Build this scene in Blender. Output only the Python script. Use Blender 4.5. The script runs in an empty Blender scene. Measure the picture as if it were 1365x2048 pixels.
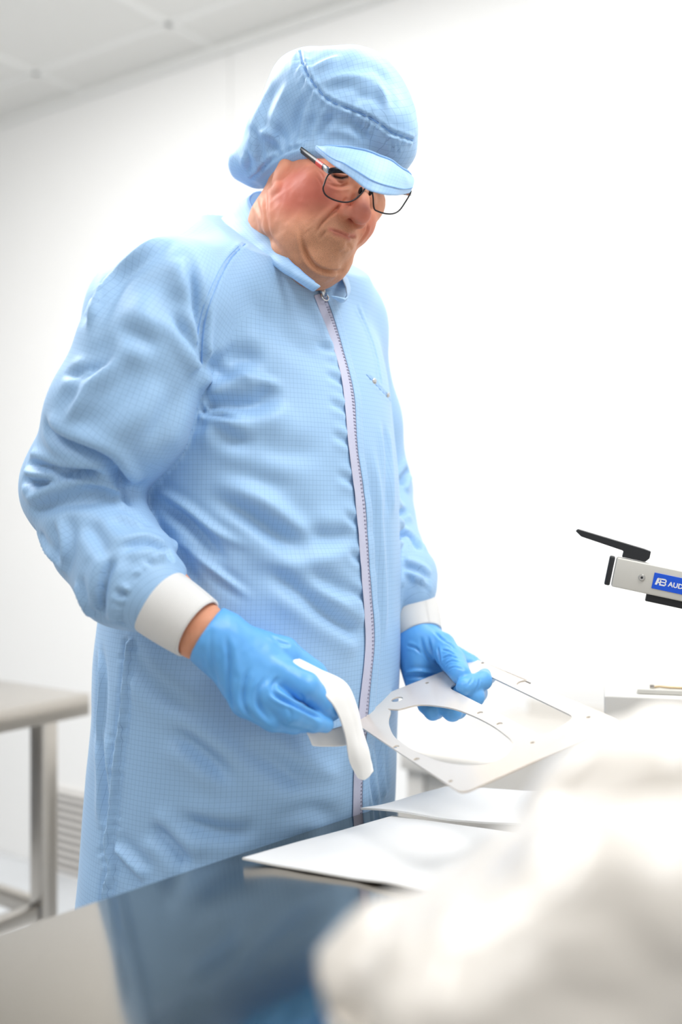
import bpy, bmesh, math, random
import numpy as np
from mathutils import Vector, Matrix
from mathutils.bvhtree import BVHTree
from math import sin, cos, pi, radians, sqrt

random.seed(7)
SC = bpy.context.scene
COL = SC.collection

# ------------------------------------------------------------------ camera
F = 2100.0                                   # focal length in pixels of the 1365x2048 frame
EYE = np.array([0.0, 0.0, 1.26])
cam_data = bpy.data.cameras.new('camera')
cam = bpy.data.objects.new('camera', cam_data)
COL.objects.link(cam)
cam.location = EYE
cam.rotation_euler = (pi / 2, 0, 0)
cam_data.sensor_fit = 'VERTICAL'
cam_data.sensor_height = 36.0
cam_data.sensor_width = 24.0
cam_data.lens = F / 2048 * 36.0
cam_data.clip_start = 0.02
cam_data.clip_end = 60
cam_data.dof.use_dof = True
cam_data.dof.focus_distance = 1.23
cam_data.dof.aperture_fstop = 1.8
cam_data.dof.aperture_blades = 0
SC.camera = cam

# ------------------------------------------------------------------ exposure, world, lights
SC.view_settings.view_transform = 'Standard'
SC.view_settings.look = 'None'
SC.view_settings.gamma = 1.0
SC.view_settings.use_curve_mapping = False
SC.view_settings.exposure = 0.0

world = bpy.data.worlds.new('world')
SC.world = world
world.use_nodes = True
bg = world.node_tree.nodes['Background']
bg.inputs[0].default_value = (1.0, 0.985, 0.96, 1)
bg.inputs[1].default_value = 0.46


def area_light(name, loc, target, sx, sy, power, color=(1, 1, 1)):
    d = bpy.data.lights.new(name, 'AREA')
    d.shape = 'RECTANGLE'
    d.size, d.size_y = sx, sy
    d.energy = power
    d.color = color
    o = bpy.data.objects.new(name, d)
    COL.objects.link(o)
    o.location = loc
    v = Vector(target) - Vector(loc)
    o.rotation_euler = v.to_track_quat('-Z', 'Y').to_euler()
    return o


area_light('overhead_fill', (0.60, 0.55, 2.66), (0.1, 1.1, 0.6), 1.0, 0.6, 23)  # unseen area lamps added overhead to brighten the person, table and walls
area_light('overhead_fill', (-1.05, 0.25, 2.66), (-0.6, 0.9, 0.6), 1.0, 0.6, 18)
area_light('overhead_fill', (1.1, 1.0, 2.66), (1.2, 1.3, 0.0), 1.2, 0.6, 10)
area_light('overhead_fill', (-1.15, 1.95, 2.66), (-1.15, 2.2, 0.0), 1.2, 0.6, 52)  # added to wash the left part of the back wall white
area_light('overhead_fill', (0.25, 1.75, 2.66), (0.3, 1.9, 0.0), 1.2, 0.6, 12)

# ------------------------------------------------------------------ helpers: pixels, tags, objects
def P(x, y, d):
    """World point seen at pixel (x, y) of the frame at distance d in front of the camera."""
    return np.array([(x - 682.5) / F * d, d, 1.26 - (y - 1024.0) / F * d])


def ray(x, y):
    v = np.array([(x - 682.5) / F, 1.0, -(y - 1024.0) / F])
    return v / np.linalg.norm(v)


def PZ(x, y, z):
    """World point at pixel (x, y) on the horizontal plane z."""
    d = (1.26 - z) * F / (y - 1024.0)
    return P(x, y, d)


def unit(v):
    v = np.asarray(v, float)
    return v / (np.linalg.norm(v) + 1e-12)


def tag(o, label=None, cat=None, group=None, kind=None):
    if label: o['label'] = label
    if cat: o['category'] = cat
    if group: o['group'] = group
    if kind: o['kind'] = kind
    return o


def empty(name, loc, label, cat, group=None):
    o = bpy.data.objects.new(name, None)
    COL.objects.link(o)
    o.location = loc
    o.empty_display_size = 0.05
    return tag(o, label, cat, group)


def set_parent(o, parent):
    """Parts keep their shapes in world coordinates: only the thing's Empty carries a location."""
    if parent is not None:
        o.parent = parent
        if parent.type == 'EMPTY':
            o.matrix_parent_inverse = Matrix.Translation(parent.location).inverted()


def link_mesh(name, me, mat=None, parent=None, smooth=True):
    o = bpy.data.objects.new(name, me)
    COL.objects.link(o)
    if mat is not None:
        me.materials.append(mat)
    if smooth:
        me.polygons.foreach_set('use_smooth', [True] * len(me.polygons))
    set_parent(o, parent)
    return o


def mesh_np(name, verts, faces, mat=None, parent=None, smooth=True):
    """verts (N,3); faces (M,4) array or list of lists."""
    me = bpy.data.meshes.new(name)
    if isinstance(faces, np.ndarray):
        n = len(faces)
        me.vertices.add(len(verts))
        me.vertices.foreach_set('co', np.asarray(verts, np.float32).ravel())
        me.loops.add(n * 4)
        me.loops.foreach_set('vertex_index', faces.astype(np.int32).ravel())
        me.polygons.add(n)
        me.polygons.foreach_set('loop_start', np.arange(0, n * 4, 4, dtype=np.int32))
        me.update(calc_edges=True)
        me.validate()
    else:
        me.from_pydata([tuple(map(float, v)) for v in verts], [], [tuple(int(i) for i in f) for f in faces])
        me.update()
    return link_mesh(name, me, mat, parent, smooth)


def obj_bm(name, bm, mat=None, parent=None, smooth=False):
    bmesh.ops.recalc_face_normals(bm, faces=bm.faces)
    me = bpy.data.meshes.new(name)
    bm.to_mesh(me)
    bm.free()
    return link_mesh(name, me, mat, parent, smooth)


def auto_smooth(o, angle=35):
    me = o.data
    me.polygons.foreach_set('use_smooth', [True] * len(me.polygons))
    me.set_sharp_from_angle(angle=radians(angle))


def add_box(bm, center, size, axes=None, bevel=0.0, seg=2):
    """Box with world axes = rows of axes (3x3), bevelled."""
    A = np.eye(3) if axes is None else np.array([unit(a) for a in axes])
    c = np.asarray(center, float)
    b2 = bmesh.new()
    bmesh.ops.create_cube(b2, size=1.0)
    for v in b2.verts:
        v.co.x *= size[0]; v.co.y *= size[1]; v.co.z *= size[2]
    if bevel > 0:
        bmesh.ops.bevel(b2, geom=list(b2.edges), offset=bevel, segments=seg, profile=0.5, affect='EDGES')
    m = {}
    for v in b2.verts:
        q = c + A[0] * v.co.x + A[1] * v.co.y + A[2] * v.co.z
        m[v.index] = bm.verts.new(q)
    b2.verts.index_update()
    for f in b2.faces:
        try:
            bm.faces.new([m[v.index] for v in f.verts])
        except ValueError:
            pass
    b2.free()


def box_obj(name, center, size, axes=None, bevel=0.0, mat=None, parent=None, seg=2):
    bm = bmesh.new()
    add_box(bm, center, size, axes, bevel, seg)
    o = obj_bm(name, bm, mat, parent)
    if bevel > 0:
        auto_smooth(o)
    return o


def catmull(pts, n):
    """Smooth curve through pts (N,k), n samples per span."""
    p = np.asarray(pts, float)
    p = np.vstack([2 * p[0] - p[1], p, 2 * p[-1] - p[-2]])
    out = []
    for i in range(1, len(p) - 2):
        for t in np.linspace(0, 1, n, endpoint=False):
            a, b, c, d = p[i - 1], p[i], p[i + 1], p[i + 2]
            out.append(0.5 * ((2 * b) + (c - a) * t + (2 * a - 5 * b + 4 * c - d) * t * t + (3 * b - a - 3 * c + d) * t ** 3))
    out.append(p[-2])
    return np.array(out)


def frames(path):
    t = np.gradient(path, axis=0)
    t /= np.linalg.norm(t, axis=1)[:, None] + 1e-12
    ref = np.array([0, 0, 1.0]) if abs(t[0][2]) < 0.9 else np.array([1.0, 0, 0])
    n = unit(np.cross(np.cross(t[0], ref), t[0]))
    N = [n]
    for i in range(1, len(path)):
        n = n - t[i] * (n @ t[i])
        n = unit(n)
        N.append(n)
    N = np.array(N)
    return t, N, np.cross(t, N)


def tube_geo(path, rad, seg=10, flat=1.0, caps=True, normal=None):
    """Swept tube; rad scalar or per point; flat scales along the second axis."""
    path = np.asarray(path, float)
    n = len(path)
    t, N, B = frames(path)
    if normal is not None:
        N = np.asarray(normal, float)
        N = N - t * (N * t).sum(1)[:, None]
        N /= np.linalg.norm(N, axis=1)[:, None]
        B = np.cross(t, N)
    r = np.broadcast_to(np.asarray(rad, float), (n,))
    th = np.linspace(0, 2 * pi, seg, endpoint=False)
    V = path[:, None] + r[:, None, None] * (np.cos(th)[None, :, None] * N[:, None] + flat * np.sin(th)[None, :, None] * B[:, None])
    V = V.reshape(-1, 3)
    Fc = []
    for i in range(n - 1):
        for j in range(seg):
            k = (j + 1) % seg
            Fc.append([i * seg + j, i * seg + k, (i + 1) * seg + k, (i + 1) * seg + j])
    if caps:
        Fc.append(list(range(seg))[::-1])
        Fc.append([(n - 1) * seg + j for j in range(seg)])
    return V, Fc


def tube_obj(name, path, rad, mat=None, parent=None, seg=10, flat=1.0, normal=None):
    V, Fc = tube_geo(path, rad, seg, flat, True, normal)
    o = mesh_np(name, V, Fc, mat, parent)
    auto_smooth(o, 50)
    return o


def join_geo(parts):
    V, Fc, k = [], [], 0
    for v, f in parts:
        V.append(np.asarray(v, float))
        Fc += [[i + k for i in q] for q in f]
        k += len(v)
    return np.vstack(V), Fc


def recalc(o):
    bm = bmesh.new(); bm.from_mesh(o.data)
    bmesh.ops.recalc_face_normals(bm, faces=bm.faces)
    bm.to_mesh(o.data); bm.free()


# ------------------------------------------------------------------ helpers: signed distance modelling
def smin(a, b, k):
    if np.all(np.asarray(k) <= 0):
        return np.minimum(a, b)
    h = np.clip(0.5 + 0.5 * (b - a) / k, 0, 1)
    return b * (1 - h) + a * h - k * h * (1 - h)


def smax(a, b, k):
    return -smin(-a, -b, k)


class Ell:
    def __init__(s, c, r, R=None):
        s.c = np.asarray(c, float); s.r = np.asarray(r, float) * np.ones(3); s.R = R
        s.bc, s.br = s.c, s.r.max()

    def __call__(s, p):
        q = p - s.c
        if s.R is not None:
            q = q @ s.R
        k0 = np.sqrt(((q / s.r) ** 2).sum(1))
        k1 = np.sqrt(((q / (s.r ** 2)) ** 2).sum(1)) + 1e-9
        return k0 * (k0 - 1) / k1


class Cap:
    """Tapered capsule between a and b; flat (axis, factor) squashes it along an axis."""
    def __init__(s, a, b, ra, rb, flat=None):
        s.a = np.asarray(a, float); s.b = np.asarray(b, float); s.ra, s.rb = ra, rb
        s.bc = (s.a + s.b) / 2; s.br = np.linalg.norm(s.a - s.b) / 2 + max(ra, rb)
        s.flat = flat

    def __call__(s, p):
        ab = s.b - s.a
        h = np.clip(((p - s.a) @ ab) / (ab @ ab), 0, 1)
        q = p - s.a - h[:, None] * ab
        r = s.ra + (s.rb - s.ra) * h
        if s.flat is not None:
            ax, fc = s.flat
            ax = unit(ax)
            c = q @ ax
            q = q + (c * (1 / fc - 1))[:, None] * ax
            return (np.sqrt((q ** 2).sum(1)) - r) * min(1, fc * 1.15)
        return np.sqrt((q ** 2).sum(1)) - r


class Sdf:
    def __init__(s):
        s.ops = []

    def add(s, prim, k=0.01):
        s.ops.append(('u', prim, k)); return s

    def sub(s, prim, k=0.004):
        s.ops.append(('s', prim, k)); return s

    def chain(s, pts, rs, k=0.01, flat=None):
        for i in range(len(pts) - 1):
            s.add(Cap(pts[i], pts[i + 1], rs[i], rs[i + 1], flat), k)
        return s

    def cut(s, fn, k=0.0):
        s.ops.append(('c', fn, k)); return s

    def __call__(s, p):
        d = np.full(len(p), 1.0)
        lo, hi = p.min(0), p.max(0)
        for op, f, k in s.ops:
            if op != 'c' and hasattr(f, 'bc'):
                q = np.maximum(np.maximum(lo - f.bc, f.bc - hi), 0)
                if np.linalg.norm(q) > f.br + max(0.05, 2 * k):
                    continue
            v = f(p)
            if op == 'u':
                d = smin(d, v, k)
            elif op == 's':
                d = smax(d, -v, k)
            else:
                d = smax(d, v, k)
        return d


def surface_nets(f, lo, hi, h, lip=1.6):
    """Sparse naive surface nets of f over the box lo..hi with cell size h. Returns verts, quads."""
    B = 8
    lo = np.asarray(lo, float); hi = np.asarray(hi, float)
    nb = np.ceil((hi - lo) / (B * h)).astype(int)
    g = np.stack(np.meshgrid(*[np.arange(n) for n in nb], indexing='ij'), -1).reshape(-1, 3)
    cen = lo + (g + 0.5) * B * h
    dv = np.concatenate([f(c) for c in np.array_split(cen, max(1, len(cen) // 512))])
    g = g[np.abs(dv) < B * h * 0.87 * lip]
    off = np.stack(np.meshgrid(*[np.arange(B + 1)] * 3, indexing='ij'), -1).reshape(-1, 3)
    N = nb * B + 2
    keys, verts, edges = [], [], []
    co = np.array([[i, j, k] for i in (0, 1) for j in (0, 1) for k in (0, 1)])
    ce = [(a, b) for a in range(8) for b in range(a + 1, 8) if np.abs(co[a] - co[b]).sum() == 1]
    for gg in np.array_split(g, max(1, len(g) // 40)):
        if not len(gg):
            continue
        base = gg * B
        idx = base[:, None, :] + off[None]
        val = f((lo + idx * h).reshape(-1, 3)).reshape(len(gg), B + 1, B + 1, B + 1)
        sg = val < 0
        c8 = np.stack([sg[:, a:a + B, b:b + B, c:c + B] for a, b, c in co], -1)
        mix = c8.any(-1) & ~c8.all(-1)
        w = np.argwhere(mix)
        if len(w):
            v8 = np.stack([val[w[:, 0], w[:, 1] + a, w[:, 2] + b, w[:, 3] + c] for a, b, c in co], -1)
            acc = np.zeros((len(w), 3)); cnt = np.zeros(len(w))
            for a, b in ce:
                m = (v8[:, a] < 0) != (v8[:, b] < 0)
                t = np.where(m, v8[:, a] / np.where(m, v8[:, a] - v8[:, b], 1), 0)
                acc += m[:, None] * (co[a] + t[:, None] * (co[b] - co[a])); cnt += m
            gi = base[w[:, 0]] + w[:, 1:]
            verts.append(lo + (gi + acc / cnt[:, None]) * h)
            keys.append((gi[:, 0] * N[1] + gi[:, 1]) * N[2] + gi[:, 2])
        for ax in range(3):
            s0 = sg[:, :B, :B, :B]
            sl = [slice(None)] + [slice(1, B + 1) if i == ax else slice(0, B) for i in range(3)]
            s1 = sg[tuple(sl)]
            e = np.argwhere(s0 != s1)
            if len(e):
                gi = base[e[:, 0]] + e[:, 1:]
                edges.append(np.column_stack([gi, np.full(len(e), ax), s0[e[:, 0], e[:, 1], e[:, 2], e[:, 3]]]))
    keys = np.concatenate(keys); verts = np.concatenate(verts); edges = np.concatenate(edges)
    o = np.argsort(keys); keys = keys[o]; verts = verts[o]
    quads = []
    for ax in range(3):
        e = edges[edges[:, 3] == ax]
        u, v = [(1, 2), (2, 0), (0, 1)][ax]
        q = []
        for du, dv_ in ((0, 0), (-1, 0), (-1, -1), (0, -1)):
            gi = e[:, :3].copy(); gi[:, u] += du; gi[:, v] += dv_
            kk = (gi[:, 0] * N[1] + gi[:, 1]) * N[2] + gi[:, 2]
            p = np.clip(np.searchsorted(keys, kk), 0, len(keys) - 1)
            q.append(np.where(keys[p] == kk, p, -1))
        q = np.stack(q, 1)
        q[e[:, 4] == 0] = q[e[:, 4] == 0][:, ::-1]
        quads.append(q[(q >= 0).all(1)])
    return verts, np.concatenate(quads)


def vnormals(V, Q):
    n = np.cross(V[Q[:, 2]] - V[Q[:, 0]], V[Q[:, 3]] - V[Q[:, 1]])
    out = np.zeros_like(V)
    for k in range(4):
        for c in range(3):
            out[:, c] += np.bincount(Q[:, k], n[:, c], len(V))
    return out / (np.linalg.norm(out, axis=1)[:, None] + 1e-12)


def relax(V, Q, it=2, lam=0.5, mask=None):
    E = np.concatenate([Q[:, [0, 1]], Q[:, [1, 2]], Q[:, [2, 3]], Q[:, [3, 0]]])
    E = np.concatenate([E, E[:, ::-1]])
    cnt = np.bincount(E[:, 0], minlength=len(V))[:, None] + 1e-9
    for _ in range(it):
        a = np.stack([np.bincount(E[:, 0], V[E[:, 1], c], len(V)) for c in range(3)], 1) / cnt
        d = lam * (a - V)
        V = V + (d if mask is None else d * mask[:, None])
    return V


def pix(V):
    return np.stack([682.5 + F * V[:, 0] / V[:, 1], 1024 - F * (V[:, 2] - 1.26) / V[:, 1]], 1)


class Shape:
    """A quad surface under construction: drawn-on folds become real displacement along the normals."""
    def __init__(s, V, Q):
        s.V, s.Q = V, Q
        s.refresh()

    def refresh(s):
        s.N = vnormals(s.V, s.Q)
        s.bvh = BVHTree.FromPolygons([Vector(v) for v in s.V], s.Q.tolist())

    def hit(s, x, y):
        h = s.bvh.ray_cast(Vector(EYE), Vector(ray(x, y)))
        return None if h[0] is None else np.array(h[0])

    def trace(s, pts, n=8):
        c = catmull(np.array(pts, float), n)
        w = [s.hit(*q) for q in c]
        w = [q for q in w if q is not None]
        return np.array(w) if len(w) > 1 else None

    def near(s, path, r):
        """nearest distance, arc fraction and signed side (image right of the path) for vertices within r."""
        lo, hi = path.min(0) - r, path.max(0) + r
        i = np.where(((s.V > lo) & (s.V < hi)).all(1))[0]
        if not len(i):
            return i, None, None, None
        v = s.V[i]
        best = np.full(len(i), 9.0); par = np.zeros(len(i)); side = np.zeros(len(i))
        L = np.r_[0, np.cumsum(np.linalg.norm(np.diff(path, axis=0), axis=1))]
        for k in range(len(path) - 1):
            a, b = path[k], path[k + 1]
            ab = b - a
            t = np.clip(((v - a) @ ab) / (ab @ ab + 1e-15), 0, 1)
            q = v - a - t[:, None] * ab
            d = np.linalg.norm(q, axis=1)
            m = d < best
            best[m] = d[m]
            par[m] = ((L[k] + t * (L[k + 1] - L[k])) / (L[-1] + 1e-12))[m]
            nn = np.cross(ab, a - EYE)
            side[m] = np.sign(q @ nn)[m]
        m = best < r
        return i[m], best[m], par[m], side[m]

    def fold(s, pts, amp, w, taper=(0.25, 0.25), ridge=0.0, rw=None, off=1.6, side=0, n=8):
        """Groove (amp<0) or ridge (amp>0) along a drawn line; ridge adds a counter-roll beside it.
        side=+1/-1 makes the profile a one-sided step falling off slowly on that side."""
        path = s.trace(pts, n)
        if path is None:
            return
        rw = rw or w * 1.3
        i, d, t, sd = s.near(path, (w + rw) * 3.2)
        if d is None or not len(i):
            return
        env = np.clip(t / max(taper[0], 1e-3), 0, 1) * np.clip((1 - t) / max(taper[1], 1e-3), 0, 1)
        env = env * env * (3 - 2 * env)
        x = d * np.where(sd == 0, 1, sd)
        ww = np.where(x * side < 0, w * 0.45, w * 1.3) if side else w
        dis = amp * np.exp(-(x / ww) ** 2)
        if ridge:
            dis = dis + ridge * np.exp(-((d - off * w) / rw) ** 2)
        s.V[i] += s.N[i] * (dis * env)[:, None]

    def bump(s, x, y, amp, r):
        h = s.hit(x, y)
        if h is None:
            return
        d = np.linalg.norm(s.V - h, axis=1)
        i = d < r * 3
        s.V[i] += s.N[i] * (amp * np.exp(-(d[i] / r) ** 2))[:, None]


def vnoise(p, seed=0):
    """Smooth value noise of points (N,3), range about -1..1."""
    rs = np.random.RandomState(seed)
    T = rs.rand(32, 32, 32) * 2 - 1
    i = np.floor(p).astype(int); f = p - i
    f = f * f * (3 - 2 * f)
    out = 0
    for a in (0, 1):
        for b in (0, 1):
            for c in (0, 1):
                w = (f[:, 0] if a else 1 - f[:, 0]) * (f[:, 1] if b else 1 - f[:, 1]) * (f[:, 2] if c else 1 - f[:, 2])
                out = out + w * T[(i[:, 0] + a) % 32, (i[:, 1] + b) % 32, (i[:, 2] + c) % 32]
    return out


def set_attr(o, name, data, kind='FLOAT_VECTOR'):
    a = o.data.attributes.new(name, kind, 'POINT')
    a.data.foreach_set('vector' if kind == 'FLOAT_VECTOR' else 'value' if kind == 'FLOAT' else 'color',
                       np.asarray(data, np.float32).ravel())


# ------------------------------------------------------------------ helpers: materials
def lin(r, g, b):
    f = lambda c: (c / 255) / 12.92 if c / 255 <= 0.04045 else ((c / 255 + 0.055) / 1.055) ** 2.4
    return (f(r), f(g), f(b), 1.0)


class NT:
    def __init__(s, name):
        s.m = bpy.data.materials.new(name)
        s.m.use_nodes = True
        s.t = s.m.node_tree
        s.b = s.t.nodes['Principled BSDF']

    def n(s, typ, **kw):
        o = s.t.nodes.new(typ)
        for k, v in kw.items():
            setattr(o, k, v)
        return o

    def l(s, a, b):
        s.t.links.new(a, b)

    def math(s, op, a, b=None, c=None):
        m = s.n('ShaderNodeMath', operation=op)
        for i, v in enumerate((a, b, c)):
            if v is None:
                continue
            if isinstance(v, (int, float)):
                m.inputs[i].default_value = v
            else:
                s.l(v, m.inputs[i])
        return m.outputs[0]

    def mix(s, fac, a, b):
        m = s.n('ShaderNodeMix', data_type='RGBA')
        for sock, v in ((m.inputs[0], fac), (m.inputs[6], a), (m.inputs[7], b)):
            if isinstance(v, (int, float)):
                sock.default_value = v
            elif isinstance(v, tuple):
                sock.default_value = v
            else:
                s.l(v, sock)
        return m.outputs[2]

    def noise(s, scale, detail=3, vec=None, rough=0.5):
        o = s.n('ShaderNodeTexNoise')
        o.inputs['Scale'].default_value = scale
        o.inputs['Detail'].default_value = detail
        o.inputs['Roughness'].default_value = rough
        if vec is not None:
            s.l(vec, o.inputs['Vector'])
        return o.outputs[0]

    def coord(s):
        return s.n('ShaderNodeTexCoord').outputs['Object']

    def bump(s, h, strength=0.2, dist=0.001, chain=None):
        b = s.n('ShaderNodeBump')
        b.inputs['Strength'].default_value = strength
        b.inputs['Distance'].default_value = dist
        s.l(h, b.inputs['Height'])
        if chain is not None:
            s.l(chain, b.inputs['Normal'])
        return b.outputs[0]

    def set(s, **kw):
        for k, v in kw.items():
            s.b.inputs[k.replace('_', ' ')].default_value = v
        return s


def plain(name, col, rough=0.5, metal=0.0, noise=0.03, scale=30, bump=0.0, spec=0.5):
    """A plain painted / plastic / metal surface with a little mottling."""
    t = NT(name)
    c = t.coord()
    n = t.noise(scale, 4, c)
    a = tuple(max(0, x * (1 - noise)) for x in col[:3]) + (1,)
    b = tuple(min(1, x * (1 + noise)) for x in col[:3]) + (1,)
    t.l(t.mix(n, a, b), t.b.inputs['Base Color'])
    t.set(Roughness=rough, Metallic=metal)
    t.b.inputs['Specular IOR Level'].default_value = spec
    if bump:
        t.l(t.bump(n, bump, 0.002), t.b.inputs['Normal'])
    return t.m


def fabric(name, col, line, pitch=0.0056):
    """Woven cleanroom cloth with a fine dashed conductive grid running along the cloth (attribute guv, metres)."""
    t = NT(name)
    at = t.n('ShaderNodeAttribute', attribute_name='guv')
    sp = t.n('ShaderNodeSeparateXYZ')
    t.l(at.outputs['Vector'], sp.inputs[0])
    ln = []
    for ax in (0, 1):
        fr = t.math('FRACT', t.math('DIVIDE', sp.outputs[ax], pitch))
        dd = t.math('ABSOLUTE', t.math('SUBTRACT', fr, 0.5))
        mr = t.n('ShaderNodeMapRange', interpolation_type='SMOOTHSTEP')
        mr.inputs[1].default_value = 0.05; mr.inputs[2].default_value = 0.02
        mr.inputs[3].default_value = 0; mr.inputs[4].default_value = 1
        t.l(dd, mr.inputs[0])
        o = t.math('FRACT', t.math('DIVIDE', sp.outputs[1 - ax], pitch / 6))
        dash = t.math('ADD', 0.55, t.math('MULTIPLY', 0.45, t.math('GREATER_THAN', o, 0.4)))
        ln.append(t.math('MULTIPLY', mr.outputs[0], dash))
    m = t.math('MAXIMUM', ln[0], ln[1])
    c = t.coord()
    n1 = t.noise(6, 2, c)
    base = t.mix(n1, tuple(x * 0.96 for x in col[:3]) + (1,), tuple(min(1, x * 1.03) for x in col[:3]) + (1,))
    t.l(t.mix(t.math('MULTIPLY', m, 0.36), base, line), t.b.inputs['Base Color'])
    t.set(Roughness=0.55)
    t.b.inputs['Sheen Weight'].default_value = 0.15
    t.b.inputs['Sheen Roughness'].default_value = 0.4
    w = t.noise(38, 3, c, 0.45)
    t.l(t.bump(w, 0.05, 0.006), t.b.inputs['Normal'])
    return t.m

# ================================================================== the room (its walls run along RU and RV)
RT = 0.70
RU = unit([RT, 1.0, 0])                    # runs away to the right vanishing point
RV = unit([-1.0, RT, 0])                   # runs away to the left vanishing point
UP = np.array([0, 0, 1.0])
CEIL = 2.70
WP = P(0, 245, 1.44 * F / (1024 - 245)) * [1, 1, 0]   # foot of the back wall under its ceiling line

M_wall = plain('white_wall_panel', (0.90, 0.895, 0.88, 1), 0.35, noise=0.01, scale=3)
M_ceil = plain('white_ceiling_tile', (0.78, 0.775, 0.75, 1), 0.8, noise=0.02, scale=60)
M_grid = plain('white_ceiling_grid', (0.84, 0.84, 0.82, 1), 0.5, noise=0.01)
M_floor = plain('pale_vinyl_floor', (0.66, 0.68, 0.70, 1), 0.25, noise=0.04, scale=12)
M_steel = plain('brushed_steel', (0.56, 0.53, 0.49, 1), 0.28, metal=1.0, noise=0.05, scale=60)
M_white = plain('white_laminate', (0.80, 0.775, 0.74, 1), 0.4, noise=0.01)
M_dark = plain('dark_grille', (0.16, 0.15, 0.15, 1), 0.5, noise=0.05)


def slab(name, a, b, h0, h1, n, th, mat):
    """Wall from a to b (plan), heights h0..h1, thickness th behind along -n."""
    a, b = np.asarray(a), np.asarray(b)
    c = (a + b) / 2 - n * th / 2 + UP * (h0 + h1) / 2
    return tag(box_obj(name, c, (np.linalg.norm(b - a), th, h1 - h0), (unit(b - a), n, UP), 0, mat), kind='structure')


NW = -RU * 1.0                              # back wall faces the camera along -RU
w_a = WP + RV * 2.2; w_b = WP - RV * 4.6
# back wall in upright panels with thin shadow joints
_r = ray(460, 120)
JV = ((EYE + _r * (((WP - EYE) @ RU) / (_r @ RU))) - WP) @ RV
wall = bmesh.new()
edges = [-4.6, JV, 2.2]
for e0, e1 in zip(edges[:-1], edges[1:]):
    c = WP + RV * (e0 + e1) / 2 - NW * 0.03 + UP * CEIL / 2
    add_box(wall, c, (abs(e1 - e0) - 0.0025, 0.06, CEIL), (RV, NW, UP), 0.003, 1)
tag(obj_bm('wall_back', wall, M_wall), kind='structure')
slab('wall_left', w_a, w_a - RU * 3.2, 0, CEIL, -RV, 0.06, M_wall)
slab('wall_right', w_b, w_b - RU * 3.2, 0, CEIL, RV, 0.06, M_wall)

fl = bmesh.new()
fc = (w_a + w_b) / 2 - RU * 1.6
add_box(fl, fc - UP * 0.03, (6.9, 6.4, 0.06), (RV, RU, UP))
tag(obj_bm('floor', fl, M_floor), kind='structure')

# suspended ceiling: tiles laid in a T-bar grid, wall angle all round
ce = bmesh.new()
o = WP - RU * 0.215
n_t = 0
for i in range(-8, 4):
    for j in range(-5, 1):
        u0, u1 = j * 0.6, j * 0.6 + 0.6
        if j == 0:
            u1 = 0.205
        v0 = i * 0.6 + 0.13
        c = o + RV * (v0 + 0.3) + RU * (u0 + u1) / 2
        if not (-4.55 < (c - WP) @ RV < 2.15):
            continue
        add_box(ce, c + UP * (CEIL + 0.008), (0.585, (u1 - u0) - 0.012, 0.016), (RV, RU, UP), 0.004, 1)
tag(obj_bm('ceiling', ce, M_ceil), kind='structure')
gr = bmesh.new()
for j in range(-5, 1):
    add_box(gr, o + RU * j * 0.6 + UP * (CEIL + 0.002) + RV * -1.2, (6.8, 0.024, 0.014), (RV, RU, UP), 0.002, 1)
for i in range(-8, 4):
    add_box(gr, o + RV * (i * 0.6 + 0.13) - RU * 1.4 + UP * (CEIL + 0.001), (0.024, 3.3, 0.012), (RV, RU, UP), 0.002, 1)
add_box(gr, WP - RU * 0.015 + RV * -1.2 + UP * (CEIL - 0.012), (6.8, 0.03, 0.024), (RV, RU, UP), 0.002, 1)
tag(obj_bm('trim_1', gr, M_grid), kind='structure')


# ------------------------------------------------------------------ low return-air grille in the back wall behind the side table
def wall_hit(x, y, off=0.0):
    r = ray(x, y)
    t = ((WP - RU * off - EYE) @ RU) / (r @ RU)
    return EYE + r * t


g0, g1 = wall_hit(98, 1568), wall_hit(186, 1568)
gz0 = wall_hit(98, 1748)[2]
gc = (g0 + g1) / 2; gw = np.linalg.norm(g1 - g0); gh = g0[2] - gz0
grille = empty('air_grille', (gc[0], gc[1], gz0), 'low louvred air grille in the white wall behind the steel side table', 'vent')
cz = (g0[2] + gz0) / 2
gcen = np.array([gc[0], gc[1], cz])
fr = bmesh.new()
for sx in (-1, 1):
    add_box(fr, gcen + RV * sx * (gw / 2 - 0.006) - RU * 0.006, (0.012, 0.012, gh), (RV, RU, UP), 0.002, 1)
    add_box(fr, gcen + UP * sx * (gh / 2 - 0.006) - RU * 0.006, (gw, 0.012, 0.012), (RV, RU, UP), 0.002, 1)
obj_bm('frame', fr, M_white, grille)
sl = bmesh.new()
nsl = 11
for i in range(nsl):
    add_box(sl, gcen + UP * ((i + 0.5) / nsl - 0.5) * (gh - 0.02) - RU * 0.008, (gw - 0.02, 0.012, 0.007), (RV, unit(RU + UP * 0.7), unit(UP - RU * 0.7)), 0.001, 1)
obj_bm('louvre', sl, M_white, grille)
box_obj('backing', gcen - RU * 0.001, (gw - 0.02, 0.002, gh - 0.02), (RV, RU, UP), 0, M_dark, grille)


# ------------------------------------------------------------------ steel side table by the back wall, left
def post(name, x, y, z0, z1, w, mat, parent, axes):
    return box_obj(name, (x, y, (z0 + z1) / 2), (w, w, z1 - z0), axes, 0.004, mat, parent)


TZ = 0.905
c_r = PZ(181, 1386, TZ)                      # right end of the near top edge
side = empty('side_table', (c_r[0], c_r[1], 0), 'stainless steel side table with open legs by the white back wall', 'table')
ax = (RU, RV, UP)
ln, dp = 1.3, 0.62
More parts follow.
